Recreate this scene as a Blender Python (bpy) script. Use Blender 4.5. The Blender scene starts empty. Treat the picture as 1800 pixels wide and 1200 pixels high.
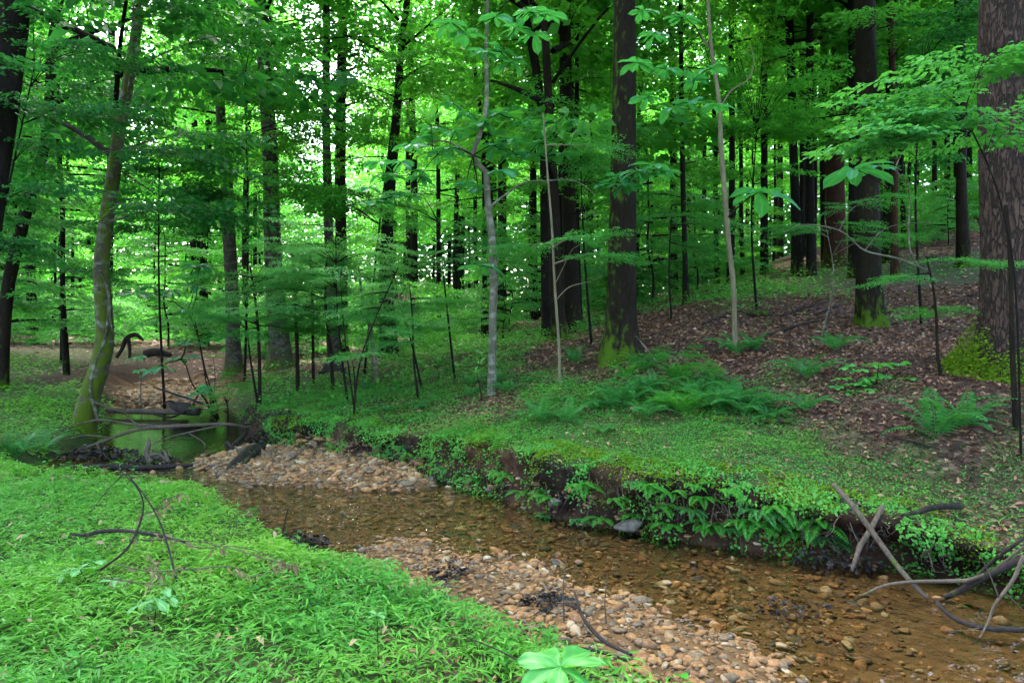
import bpy, math
import numpy as np
sc = bpy.context.scene
R = math.radians

# ------------------------------------------------------------------ camera, sky, sun, exposure
CAMZ, FPX, HY = 1.9, 1200.0, 570.0          # eye height over the water, focal length and horizon in photo pixels
cd = bpy.data.cameras.new("camera"); cam = bpy.data.objects.new("camera", cd)
sc.collection.objects.link(cam); sc.camera = cam
cam.location = (0, 0, CAMZ); cam.rotation_euler = (R(90), 0, 0)
cd.sensor_width = 36; cd.lens = 24; cd.shift_y = -(600 - HY) / 1800; cd.clip_end = 1000; cd.clip_start = 0.05
w = bpy.data.worlds.new("World"); sc.world = w; w.use_nodes = True
wn = w.node_tree; bg = wn.nodes["Background"]
sky = wn.nodes.new("ShaderNodeTexSky"); sky.sky_type = 'NISHITA'; sky.sun_disc = False
SUN_EL, SUN_ROT = 58, -25
sky.sun_elevation = R(SUN_EL); sky.sun_rotation = R(SUN_ROT); sky.air_density = 1.0; sky.dust_density = 4.0; sky.ozone_density = 1.0
wn.links.new(sky.outputs[0], bg.inputs[0]); bg.inputs[1].default_value = 0.15
sd = bpy.data.lights.new("sun", 'SUN'); so = bpy.data.objects.new("sun", sd); sc.collection.objects.link(so)
sd.energy = 1.5; sd.angle = R(18); sd.color = (1.0, 0.97, 0.9)
so.rotation_euler = (R(90 - SUN_EL), 0, R(180 - SUN_ROT))
vs = sc.view_settings; vs.view_transform = 'Standard'; vs.look = 'None'; vs.gamma = 1; vs.exposure = 3.98
sc.cycles.max_bounces = 7; sc.cycles.diffuse_bounces = 4; sc.cycles.transmission_bounces = 5
sc.cycles.transparent_max_bounces = 8; sc.cycles.caustics_reflective = False; sc.cycles.caustics_refractive = False
sc.cycles.sample_clamp_indirect = 6

# ------------------------------------------------------------------ small numeric helpers
rng = np.random.default_rng(7); UPZ = np.array([0, 0, 1.])
def hash2(ix, iy, s):
    h = np.sin(ix * 127.1 + iy * 311.7 + s * 74.7) * 43758.5453
    return h - np.floor(h)
def vnoise(x, y, s=0):
    ix, iy = np.floor(x), np.floor(y); fx, fy = x - ix, y - iy
    fx = fx * fx * (3 - 2 * fx); fy = fy * fy * (3 - 2 * fy)
    a, b = hash2(ix, iy, s), hash2(ix + 1, iy, s); c, d = hash2(ix, iy + 1, s), hash2(ix + 1, iy + 1, s)
    return (a + (b - a) * fx) * (1 - fy) + (c + (d - c) * fx) * fy
def fbm(x, y, o=4, s=0):
    r = 0; a = .5
    for k in range(o): r = r + a * (vnoise(x * 2 ** k, y * 2 ** k, s + k * 3) - .5); a *= .5
    return r
def sstep(a, b, x):
    t = np.clip((x - a) / (b - a), 0, 1); return t * t * (3 - 2 * t)
def nrm(v): return v / np.maximum(np.linalg.norm(v, axis=-1, keepdims=True), 1e-9)
def P(px, py, Y): return np.array([(px - 900) / FPX * Y, Y, CAMZ - (py - HY) / FPX * Y])

# ------------------------------------------------------------------ terrain
cp = [(1100,800,6.9),(1300,815,6.4),(1500,850,6.1),(1750,890,5.7),(950,765,7.9),(800,750,9.2),(700,745,9.9),(600,735,10.5),(450,715,12.5),(440,700,14),
 (1000,700,9),(1090,633,11),(1300,700,8.5),(1300,600,11.5),(1300,530,16),(1300,500,22),(1600,700,7.5),(1600,600,11),
 (1530,570,13.5),(1600,500,18),(1600,450,26),(1770,640,8),(1760,430,25),(1000,590,17),(1100,552,20),(1200,530,20),
 (800,620,16),(800,600,25),(600,612,25),(650,640,17),(500,650,17),(300,650,21),(100,640,20),(0,700,13),(60,760,10.5),(200,600,38),
 (400,600,45),(100,590,35),(985,597,15),(1450,480,21),(1760,760,6.6),(1550,760,7.0),(1480,420,40),(1760,380,45),(1200,510,40),
 (750,690,11.5),(880,640,12.5),(0,585,60),(400,585,70),(800,575,70),(1200,540,75),(1700,400,75)]
cpw = [tuple(P(*c)) for c in cp]
cpw += [(-4,6,.34),(-2.5,5,.33),(-1,4,.27),(-.3,3.2,.22),(.3,2.6,.2),(-5,3,.4),(-3,1,.4),(0,0,.35),(-6,-3,.5),(1,-3,.3),(-12,2,.7),(-14,9,.7),(-5.2,7.2,.3),
 (-60,60,5),(-60,0,3),(-20,-20,1.5),(20,-20,1.5),(10,2,1.2),(9,4.5,1.6),(7,3,.8),(60,0,10),(80,60,14),(30,10,6.5),(14,6,3.2),
 (0,120,3),(-80,120,6),(80,120,13),(0,95,2)]
cpw = np.array(cpw)
def tps_fit(pts, lam=.02):
    n = len(pts); d = np.linalg.norm(pts[:, None, :2] - pts[None, :, :2], axis=2)
    K = np.where(d > 0, d * d * np.log(d + 1e-12), 0) + lam * np.eye(n) * 5
    Pm = np.c_[np.ones(n), pts[:, :2]]
    A = np.block([[K, Pm], [Pm.T, np.zeros((3, 3))]])
    return np.linalg.solve(A, np.r_[pts[:, 2], np.zeros(3)])
tw = tps_fit(cpw)
def upland(x, y):
    r = tw[-3] + tw[-2] * x + tw[-1] * y
    for i in range(len(cpw)):
        d2 = (x - cpw[i, 0]) ** 2 + (y - cpw[i, 1]) ** 2
        r = r + tw[i] * .5 * d2 * np.log(d2 + 1e-12)
    return r
CH = np.array([(2.3,.6),(1.85,1.8),(1.45,2.6),(1.08,3.2),(.62,3.68),(.15,4.12),(-.28,4.5),(-.85,5.0),(-1.5,5.45),(-2.6,6.65),(-3.4,7.3),(-5.3,7.7),(-6.1,8.9),(-6.45,10.4),
 (-7.2,12.2),(-8.4,14.4),(-10.6,18.6),(-11.2,20.3),(-9.2,20.0),(-7.4,19.0),(-6.9,17.3),(-6.6,15.6),(-5.5,13.6),(-4.75,12.0),(-4.0,10.9),(-3.3,10.2),(-2.2,9.55),
 (-1.45,8.75),(-.35,7.75),(.3,6.75),(1.05,6.2),(1.9,5.75),(2.5,5.45),(3.2,5.1),(3.7,4.5),(4.6,3.4),(6,1),(8,-4),(5,-5),(3,-2)])
def polydist(x, y, poly):       # signed distance, negative inside
    d = np.full(x.shape, 1e9); ins = np.zeros(x.shape, bool); gx = np.zeros(x.shape); gy = np.zeros(x.shape)
    n = len(poly)
    for i in range(n):
        ax, ay = poly[i]; bx, by = poly[(i + 1) % n]; ex, ey = bx - ax, by - ay
        t = np.clip(((x - ax) * ex + (y - ay) * ey) / (ex * ex + ey * ey), 0, 1)
        qx, qy = x - ax - t * ex, y - ay - t * ey; dd = np.sqrt(qx * qx + qy * qy)
        m = dd < d; d = np.where(m, dd, d); gx = np.where(m, qx, gx); gy = np.where(m, qy, gy)
        c = ((ay > y) != (by > y)) & (x < (bx - ax) * (y - ay) / (by - ay + 1e-12) + ax)
        ins ^= c
    s = np.where(ins, -1, 1)
    return d * s, gx / (d + 1e-6) * s, gy / (d + 1e-6) * s
BAR1 = np.array([(1.2,2.0),(.85,2.95),(.25,3.6),(-.1,4.05),(-.45,4.5),(-.9,5.0),(-1.3,5.4),(-1.25,5.85),(-.86,6.0),(-.42,5.55),(0,5.45),(.34,5.3),(.55,4.95),(.88,4.6),(1.1,4.35),(1.33,3.95),(1.5,3.55),(1.9,2.4)])
BAR2 = np.array([(-4.1,10.6),(-4.3,9.3),(-3.6,8.55),(-2.9,8.15),(-2.1,7.95),(-1.3,7.85),(-.9,8.0),(-1.3,8.9),(-2.2,9.8),(-3.3,10.4)])
BAR3 = np.array([(-9.9,15.6),(-11,20.4),(-7,19.5),(-6.4,16),(-7.3,15.6)])
POOL = np.array([(-5.8,9.5),(-6.7,12),(-8.6,15),(-7.3,15),(-5.6,12.8),(-4.7,10.6),(-4.6,9.6)])
def axis(a, b, c, d, f, g):
    core = np.arange(b, c, f); lo = [b]; s = f
    while lo[-1] > a: s = min(s * 1.13, g); lo.append(lo[-1] - s)
    hi = [core[-1]]; s = f
    while hi[-1] < d: s = min(s * 1.13, g); hi.append(hi[-1] + s)
    return np.r_[np.array(lo[1:])[::-1], core, np.array(hi[1:])]
GX = axis(-110, -7.5, 6, 120, .032, 3); GY = axis(-25, 2.0, 13.5, 130, .032, 3)
X, Y = np.meshgrid(GX, GY)
wob = .15 * fbm(X * 2.2, Y * 2.2, 3, 11) * 2 + .3 * fbm(X * .8 + 4, Y * .8, 2, 13)
Dc, NX, NY = polydist(X, Y, CH); Dc = Dc + wob
Z0 = upland(X, Y)
far = sstep(12, 30, np.hypot(X, Y))
Z0 = Z0 + .10 * fbm(X * .9, Y * .9, 4, 3) + .05 * fbm(X * 4, Y * 4, 3, 5) + far * .5 * fbm(X * .15, Y * .15, 3, 9)
Z0 = np.maximum(Z0, .2)
d1 = polydist(X, Y, BAR1)[0]; d2 = polydist(X, Y, BAR2)[0]; d3 = polydist(X, Y, BAR3)[0]; dp = polydist(X, Y, POOL)[0]
bed = -.05 - .045 * sstep(0, 1.0, -Dc)
bed = np.maximum(bed, .028 - .075 * sstep(-.35, .45, d1 + wob)); bed = np.maximum(bed, .085 - .18 * sstep(-.35, .35, d2 + wob)); bed = np.maximum(bed, .11 - .2 * sstep(-.3, .4, d3))
bed = bed - .28 * sstep(.1, -.6, dp)
bed = bed + .05 * fbm(X * 3, Y * 3, 3, 21)
# far (right hand) bank is steep and undercut; near bank is a gentle lip
farside = (Y > 7.2 - .75 * X - .0) & (X > -5.5)
farside = sstep(-.5, .5, (Y - (6.3 - .62 * X)) ) * sstep(-5.6, -4.6, X)
bw = .20 + .14 * vnoise(X * 2.5, Y * 2.5, 37) + (1 - farside) * .3
t = np.clip(Dc / bw, 0, 1)
prof = np.where(t < 1, t ** .7, 1) * farside + (1 - farside) * sstep(0, 1, t)
prof_soft = sstep(-.05, .5, Dc)
ZG = np.where(Dc <= 0, bed, bed + (Z0 - bed) * prof)
ZG = np.where(Dc > 2, Z0, ZG)
# undercut: pull the middle of the bank face into the land, push the lip over the water
cav = farside * (.35 + .65 * sstep(2.0, 2.8, X) * sstep(5.2, 4.4, X)) * sstep(-4.5, -3.8, X)
band = np.exp(-((Dc - .05) / .08) ** 2); lip = np.exp(-((Dc - .30) / .12) ** 2)
ruf = .5 + vnoise(X * 3, Y * 3, 31)
push = cav * (.32 * band * ruf - .26 * lip * ruf)
XM, YM = X + NX * push, Y + NY * push
face = farside * sstep(.0, .05, Dc) * sstep(.5, .3, Dc)
XM = XM + NX * face * .12 * fbm(X * 5 + 9, Y * 5, 3, 41) * 1.8; YM = YM + NY * face * .12 * fbm(X * 5, Y * 5 + 7, 3, 43) * 1.8
_fn = fbm((X * .85 - Y * .53) * 4.5, ZG * 13 + X, 3, 45) * .34 * face; XM = XM + NX * _fn; YM = YM + NY * _fn; ZG = ZG + face * .10 * fbm((X * .85 - Y * .53) * 6, ZG * 10 + Y, 3, 47)
def bil(A, x, y):
    x = np.asarray(x, float); y = np.asarray(y, float)
    i = np.clip(np.searchsorted(GX, x) - 1, 0, len(GX) - 2); j = np.clip(np.searchsorted(GY, y) - 1, 0, len(GY) - 2)
    fx = np.clip((x - GX[i]) / (GX[i + 1] - GX[i]), 0, 1); fy = np.clip((y - GY[j]) / (GY[j + 1] - GY[j]), 0, 1)
    return (A[j, i] * (1 - fx) + A[j, i + 1] * fx) * (1 - fy) + (A[j + 1, i] * (1 - fx) + A[j + 1, i + 1] * fx) * fy
def zg(x, y): return bil(ZG, x, y)
_ys = np.geomspace(1.5, 110, 900)
def hit(px, py, off=0.0):
    xs = (px - 900) / FPX * _ys; zr = CAMZ - (py - HY) / FPX * _ys
    g = np.maximum(zg(xs, _ys), 0) + off; k = np.argmax(zr <= g)
    if zr[k] > g[k]: k = len(_ys) - 1
    return np.array([xs[k], _ys[k], g[k]])

# ground cover field: how green the ground is
gm = [(50,900,1),(300,900,1),(50,1150,1),(400,1100,1),(600,1140,.9),(440,940,1),(515,955,.35),(560,960,.7),(620,990,.9),(700,1010,.7),(780,1020,.6),(740,1080,.95),(820,1060,.8),(850,1120,.8),(900,1090,.75),(950,1180,.75),(850,1190,.6),(980,1150,.7),(1040,1170,.6),(450,1190,.6),(500,1195,.5),(700,1170,.6),(1080,1195,.5),(980,1120,.6),(330,1030,.75),
 (50,800,1),(50,720,1),(100,680,.9),(30,640,.7),(230,650,.05),(300,652,0),(400,662,0),(60,600,.1),(200,600,.1),(150,620,.6),(350,655,0),(180,665,.3),
 (480,690,1),(550,720,1),(650,725,.9),(480,645,.4),(600,640,.2),(640,615,0),(700,640,.8),(800,620,.9),(850,640,.8),(750,700,.9),(600,690,.9),(900,590,.8),(950,580,.6),(750,605,.9),
 (900,760,1),(1000,780,1),(1200,780,1),(1400,805,.9),(1600,835,.6),(1750,860,.35),(1700,780,.08),(1550,740,.15),(1450,700,.1),(1500,770,.3),(1350,740,.7),(1250,700,.9),(1100,700,.9),(950,690,.8),
 (880,715,.25),(1000,620,0),(1150,620,0),(1200,570,0),(1100,545,.5),(1200,545,.1),(1350,505,.8),(1450,490,.9),(1280,535,.5),(1400,560,0),(1600,600,0),(1700,650,0),(1300,650,0),
 (1600,480,.8),(1700,465,.7),(1650,540,0),(1500,450,0),(1300,600,0),(1500,650,0),(1150,650,.05),(1350,665,.35),(1050,660,.3),(1550,840,.6),(1250,500,0),(1300,480,.2),(1250,485,0),(1500,428,0),(1650,440,0),(1770,425,0),(1580,500,.1),(1200,515,.1),(500,592,.8),(750,588,.9),(300,585,.5),(1000,560,.7),(200,580,.3),(700,580,.9),(400,580,.6)]
gmp = np.array([(*((lambda h: (h[0] / h[1] * 2.2, np.log(h[1]) * 1.6))(hit(a, b))), v) for a, b, v in gm])
def green(x, y):
    yy = np.maximum(y, 2.0); u = x / yy * 2.2; v = np.log(yy) * 1.6
    n = d = 0
    for a, b, g in gmp:
        wgt = 1 / (((u - a) ** 2 + (v - b) ** 2) ** 2 + 1e-6); n = n + wgt * g; d = d + wgt
    return n / d
GREEN = np.clip(green(X, Y) - .08 + .5 * fbm(X * 1.6, Y * 1.6, 3, 51), 0, 1)

# ------------------------------------------------------------------ mesh helpers
def tag(o, label=None, cat=None, group=None, kind=None):
    for k, v in (("label", label), ("category", cat), ("group", group), ("kind", kind)):
        if v: o[k] = v
    return o
def link(o, parent=None):
    sc.collection.objects.link(o)
    if parent is not None: o.parent = parent
    return o
def empty(name, loc, rz=0, s=1):
    o = bpy.data.objects.new(name, None); o.location = loc; o.rotation_euler = (0, 0, rz); o.scale = (s, s, s)
    o.empty_display_size = .1
    return link(o)
def make_mesh(name, V, FL, mat, smooth=True, attrs=None):
    me = bpy.data.meshes.new(name); V = np.asarray(V, np.float32)
    FL = [np.asarray(f, np.int32) for f in FL if len(f)]
    me.vertices.add(len(V)); me.vertices.foreach_set("co", V.ravel())
    tot = np.concatenate([np.full(len(f), f.shape[1], np.int32) for f in FL]); idx = np.concatenate([f.ravel() for f in FL])
    me.loops.add(len(idx)); me.loops.foreach_set("vertex_index", idx)
    me.polygons.add(len(tot)); st = np.zeros(len(tot), np.int32); st[1:] = np.cumsum(tot)[:-1]
    me.polygons.foreach_set("loop_start", st)
    me.polygons.foreach_set("use_smooth", np.full(len(tot), smooth, bool))
    me.update(calc_edges=True)
    for k, a in (attrs or {}).items():
        at = me.attributes.new(k, 'FLOAT', 'POINT'); at.data.foreach_set("value", np.asarray(a, np.float32))
    me.materials.append(mat)
    return me
def obj(name, me, parent=None, loc=None):
    o = bpy.data.objects.new(name, me)
    if loc is not None: o.location = loc
    return link(o, parent)
class MB:
    def __init__(s): s.V = []; s.F = {}; s.n = 0; s.A = {}
    def add(s, V, *Fs, **attrs):
        for f in Fs:
            if len(f): s.F.setdefault(np.asarray(f).shape[1], []).append(np.asarray(f) + s.n)
        s.V.append(np.asarray(V)); s.n += len(V)
        for k in set(attrs) | set(s.A):
            if k not in s.A: s.A[k] = [np.zeros(s.n - len(V))]
            s.A[k].append(np.broadcast_to(attrs.get(k, 0.0), (len(V),)))
    def mesh(s, name, mat, smooth=True, off=(0, 0, 0)):
        V = np.concatenate(s.V) - np.asarray(off)
        return make_mesh(name, V, [np.concatenate(f) for f in s.F.values()], mat, smooth, {k: np.concatenate(a) for k, a in s.A.items()})
def catmull(pts, m=6):
    p = np.asarray(pts, float)
    if len(p) < 3: t = np.linspace(0, 1, m + 1)[:, None]; return p[0] * (1 - t) + p[-1] * t
    p = np.vstack([2 * p[0] - p[1], p, 2 * p[-1] - p[-2]]); out = []
    for i in range(1, len(p) - 2):
        t = np.linspace(0, 1, m, endpoint=False)[:, None]
        out.append(.5 * ((2 * p[i]) + (-p[i - 1] + p[i + 1]) * t + (2 * p[i - 1] - 5 * p[i] + 4 * p[i + 1] - p[i + 2]) * t * t + (-p[i - 1] + 3 * p[i] - 3 * p[i + 1] + p[i + 2]) * t ** 3))
    out.append(p[-2][None]); return np.vstack(out)
def tube(mb, pts, rad, seg=8, m=5, rough=0.0, cap=True, lobes=0.0, **attrs):
    q = np.c_[np.asarray(pts, float), np.asarray(rad, float)]
    q = catmull(q, m); c, r = q[:, :3], np.maximum(q[:, 3], .0008)
    tg = nrm(np.gradient(c, axis=0)); ref = np.array([1., .13, .07]) if abs(tg[:, 2]).mean() > .5 else np.array([.1, .07, 1.])
    u = nrm(np.cross(tg, ref)); v = np.cross(tg, u)
    th = np.linspace(0, 2 * np.pi, seg, endpoint=False)
    n = len(c); s = np.r_[0, np.cumsum(np.linalg.norm(np.diff(c, axis=0), axis=1))]
    rr = r[:, None] * np.ones(seg)
    if rough:
        rr = rr * (1 + rough * 2 * fbm(np.cos(th)[None] * 1.5 + s[:, None] * .15 + 20, np.sin(th)[None] * 1.5 + s[:, None] * .8 + c[0, 0], 3, 5))
    if lobes:
        hgt = c[:, 2] - c[:, 2].min(); k = np.exp(-hgt / .35)[:, None]
        rr = rr * (1 + k * lobes * (.55 + .45 * np.cos(th * 5 + 1.3 + c[0, 0]) + .3 * np.cos(th * 3 + c[0, 1])))
    V = c[:, None] + rr[..., None] * (np.cos(th)[None, :, None] * u[:, None] + np.sin(th)[None, :, None] * v[:, None])
    i = np.arange(n - 1)[:, None] * seg; j = np.arange(seg)[None]; j2 = (j + 1) % seg
    F = np.stack([i + j, i + j2, i + seg + j2, i + seg + j], -1).reshape(-1, 4)
    V = V.reshape(-1, 3); at = {k: (a(V, s.repeat(seg), np.tile(th, n)) if callable(a) else a) for k, a in attrs.items()}
    if cap:
        V = np.vstack([V, c[0], c[-1]]); k0, k1 = len(V) - 2, len(V) - 1; jj = np.arange(seg); e = (n - 1) * seg
        T = np.vstack([np.c_[np.full(seg, k0), (jj + 1) % seg, jj], np.c_[np.full(seg, k1), e + jj, e + (jj + 1) % seg]])
        at = {k: (np.r_[a, a[0], a[-1]] if np.ndim(a) else a) for k, a in at.items()}
        mb.add(V, F, T, **at)
    else: mb.add(V, F, **at)
def leaves4(pos, d, up, L, W, fold=.15):
    r = nrm(np.cross(d, up)); up = np.cross(r, d); L = np.broadcast_to(L, (len(pos),))[:, None]; W = np.broadcast_to(W, (len(pos),))[:, None]
    m = pos + d * L * .45 
    V = np.stack([pos, m + r * W * .5 + up * W * fold, pos + d * L - up * L * .12, m - r * W * .5 + up * W * fold], 1).reshape(-1, 3)
    return V, np.arange(len(V)).reshape(-1, 4)
def leaves8(pos, d, up, L, W, fold=.18, droop=.25, wid=(.8, 1.0)):
    r = nrm(np.cross(d, up)); up = np.cross(r, d); L = np.broadcast_to(L, (len(pos),))[:, None]; W = np.broadcast_to(W, (len(pos),))[:, None]
    droop = np.broadcast_to(droop, (len(pos),))[:, None]
    def pt(t, s, k): return pos + d * L * t - up * L * droop * t * t + r * W * .5 * s * k + up * W * fold * abs(s)
    V = np.stack([pt(0, 0, 0), pt(.33, -1, wid[0]), pt(.68, -1, wid[1]), pt(1, 0, 0), pt(.68, 1, wid[1]), pt(.33, 1, wid[0]), pt(.33, 0, 0), pt(.68, 0, 0)], 1).reshape(-1, 3)
    b = np.arange(len(pos))[:, None] * 8
    T = np.concatenate([b + np.array([0, 5, 6]), b + np.array([0, 6, 1]), b + np.array([7, 4, 3]), b + np.array([7, 3, 2])])
    Q = np.concatenate([b + np.array([6, 5, 4, 7]), b + np.array([1, 6, 7, 2])])
    return V, T, Q

# ------------------------------------------------------------------ materials
class NT:
    def __init__(s, name):
        s.m = bpy.data.materials.new(name); s.m.use_nodes = True; s.t = s.m.node_tree; s.t.nodes.clear()
        s.out = s.t.nodes.new("ShaderNodeOutputMaterial")
    def n(s, ty, **kw):
        nd = s.t.nodes.new("ShaderNode" + ty)
        for k, v in kw.items():
            if k.startswith("i_"):
                key = k[2:]; key = int(key) if key.isdigit() else key.replace("_", " ")
                if isinstance(v, bpy.types.NodeSocket): s.t.links.new(v, nd.inputs[key])
                else: nd.inputs[key].default_value = v
            else: setattr(nd, k, v)
        return nd
    def ramp(s, fac, cols, interp='LINEAR'):
        r = s.n("ValToRGB"); s.t.links.new(fac, r.inputs[0]); e = r.color_ramp; e.interpolation = interp
        for i, (p, c) in enumerate(cols):
            el = e.elements[i] if i < 2 else e.elements.new(p)
            el.position = p; el.color = (*c, 1)
        return r.outputs[0]
    def mix(s, f, a, b, mode='MIX'):
        m = s.n("Mix", data_type='RGBA', blend_type=mode)
        for k, v in ((0, f), (6, a), (7, b)):
            if isinstance(v, bpy.types.NodeSocket): s.t.links.new(v, m.inputs[k])
            else: m.inputs[k].default_value = v if k == 0 else (*v, 1)
        return m.outputs[2]
    def math(s, op, a, b=0.0, clamp=False):
        m = s.n("Math", operation=op, use_clamp=clamp)
        for k, v in ((0, a), (1, b)):
            if isinstance(v, bpy.types.NodeSocket): s.t.links.new(v, m.inputs[k])
            else: m.inputs[k].default_value = v
        return m.outputs[0]
    def link(s, a, b): s.t.links.new(a, b)
    def obj(s, scale=(1, 1, 1)):
        tc = s.n("TexCoord"); mp = s.n("Mapping"); s.link(tc.outputs["Object"], mp.inputs[0]); mp.inputs["Scale"].default_value = scale
        return mp.outputs[0]
def leafmat(name, cols, trans, tfac=.42, rough=.45, spec=.12, patch=None):
    t = NT(name); g = t.n("NewGeometry"); oi = t.n("ObjectInfo")
    f = t.math('ADD', t.math('MULTIPLY', g.outputs["Random Per Island"], .75), t.math('MULTIPLY', oi.outputs["Random"], .25))
    c = t.ramp(f, cols)
    if patch:
        nz = t.n("TexNoise", i_Vector=t.obj(), i_Scale=patch[0], i_Detail=3.0); c = t.mix(t.ramp(nz.outputs[0], [(.38, (0, 0, 0)), (.66, (1, 1, 1))]), c, t.mix(.6, c, patch[1]))
    p = t.n("BsdfPrincipled", i_Base_Color=c, i_Roughness=rough, i_Specular_IOR_Level=spec)
    tc = t.mix(.6, c, trans); tr = t.n("BsdfTranslucent"); t.link(tc, tr.inputs[0])
    mx = t.n("MixShader"); mx.inputs[0].default_value = tfac; t.link(p.outputs[0], mx.inputs[1]); t.link(tr.outputs[0], mx.inputs[2])
    t.link(mx.outputs[0], t.out.inputs[0]); return t.m
M = {}
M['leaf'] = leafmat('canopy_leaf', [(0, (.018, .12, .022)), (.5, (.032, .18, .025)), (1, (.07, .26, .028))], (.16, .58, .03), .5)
M['leafy'] = leafmat('sunny_leaf', [(0, (.035, .18, .022)), (.5, (.06, .25, .026)), (1, (.10, .32, .032))], (.13, .58, .04), .5)  # brighter copy of the canopy leaf, sunlit look of far crowns in its colour
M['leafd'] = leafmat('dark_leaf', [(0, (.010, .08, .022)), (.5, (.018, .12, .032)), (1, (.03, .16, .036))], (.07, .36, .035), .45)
M['leafb'] = leafmat('blue_green_leaf', [(0, (.03, .17, .04)), (.5, (.045, .22, .055)), (1, (.07, .29, .06))], (.14, .5, .04), .45, .5, .15)
M['grass'] = leafmat('bright_grass', [(0, (.018, .10, .016)), (.5, (.045, .22, .026)), (.9, (.09, .33, .035)), (1, (.2, .36, .05))], (.14, .48, .03), .4, .5, .25, (.55, (.17, .36, .02)))
M['cover'] = leafmat('ground_cover_leaf', [(0, (.03, .16, .03)), (.5, (.055, .25, .045)), (1, (.10, .34, .055))], (.14, .5, .04), .4, .5, .22, (1.4, (.11, .26, .02)))
M['fern'] = leafmat('fern_leaf', [(0, (.02, .11, .03)), (.5, (.035, .16, .04)), (1, (.06, .23, .045))], (.1, .4, .04), .38)
M['fernl'] = leafmat('light_fern_leaf', [(0, (.03, .16, .02)), (1, (.06, .26, .03))], (.12, .45, .03), .4)
M['lime'] = leafmat('lime_leaf', [(0, (.12, .36, .02)), (1, (.2, .45, .03))], (.3, .6, .03), .45)
M['moss'] = leafmat('moss_tuft', [(0, (.05, .11, .006)), (1, (.16, .28, .012))], (.2, .4, .01), .3, .8, .1)
M['leafp'] = leafmat('pale_feathery_leaf', [(0, (.08, .30, .08)), (1, (.18, .46, .16))], (.26, .66, .1), .5)
M['litter'] = leafmat('dry_leaf', [(0, (.03, .013, .009)), (.3, (.085, .034, .022)), (.6, (.20, .09, .055)), (.85, (.36, .20, .12)), (1, (.60, .43, .26))], (.2, .1, .05), .12, .6, .3)
M['dead'] = leafmat('dead_leaf', [(0, (.11, .075, .035)), (1, (.36, .26, .14))], (.2, .14, .05), .12, .7, .2)
M['wetleaf'] = leafmat('wet_black_leaf', [(0, (.006, .005, .006)), (.7, (.02, .014, .014)), (1, (.07, .035, .02))], (.02, .01, .01), .05, .5, .25)
def barkmat(name, a, b, mossc=(.04, .075, .006), vs_=5.0, bump=.6, pale=None):
    t = NT(name); v = t.obj((9, 9, 1.6)); v2 = t.obj((2.5, 2.5, 1.2))
    n1 = t.n("TexNoise", i_Vector=v, i_Scale=vs_, i_Detail=5.0, i_Roughness=.6); n2 = t.n("TexNoise", i_Vector=v2, i_Scale=1.5, i_Detail=4.0)
    c = t.ramp(n1.outputs[0], [(.35, a), (.65, b)]); c = t.mix(.5, c, t.ramp(n2.outputs[0], [(.3, a), (.7, b)]))
    if pale:
        vp = t.obj((3, 3, 5)); n4 = t.n("TexNoise", i_Vector=vp, i_Scale=2.0, i_Detail=5.0)
        c = t.mix(t.math('MULTIPLY', t.ramp(n4.outputs[0], [(.5, (0, 0, 0)), (.62, (1, 1, 1))]), .8), c, pale)
    at = t.n("Attribute", attribute_name="moss"); n3 = t.n("TexNoise", i_Vector=v2, i_Scale=5.0, i_Detail=5.0)
    mf = t.math('SUBTRACT', t.math('ADD', at.outputs["Fac"], t.math('MULTIPLY', n3.outputs[0], 2.2)), 1.42, False); mf = t.math('MULTIPLY', mf, 2.5, True)
    c = t.mix(mf, c, mossc)
    bp = t.n("Bump", i_Strength=bump, i_Distance=.02); t.link(n1.outputs[0], bp.inputs["Height"])
    p = t.n("BsdfPrincipled", i_Base_Color=c, i_Roughness=.9, i_Specular_IOR_Level=.06, i_Normal=bp.outputs[0]); t.link(p.outputs[0], t.out.inputs[0]); return t.m
M['bark'] = barkmat('grey_brown_bark', (.005, .004, .003), (.022, .016, .011))
M['barkd'] = barkmat('dark_bark', (.0035, .003, .0025), (.015, .012, .010))
M['barkg'] = barkmat('grey_bark', (.018, .015, .012), (.065, .055, .044), pale=(.09, .09, .075))
M['barkr'] = barkmat('red_brown_bark', (.012, .006, .0045), (.05, .022, .015))
M['barkp'] = barkmat('pale_bark', (.045, .042, .03), (.12, .11, .08), pale=(.18, .17, .14), bump=.3)
M['barkm'] = barkmat('mossy_bark', (.025, .022, .013), (.08, .07, .045), mossc=(.05, .075, .006), pale=(.13, .14, .11))
M['barky'] = barkmat('yellow_bark', (.07, .06, .035), (.18, .15, .095), bump=.3)
M['wood'] = barkmat('dead_wood', (.035, .026, .02), (.12, .09, .07), bump=.4)
M['woodd'] = barkmat('wet_dead_wood', (.010, .008, .008), (.04, .03, .028), bump=.4)
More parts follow.
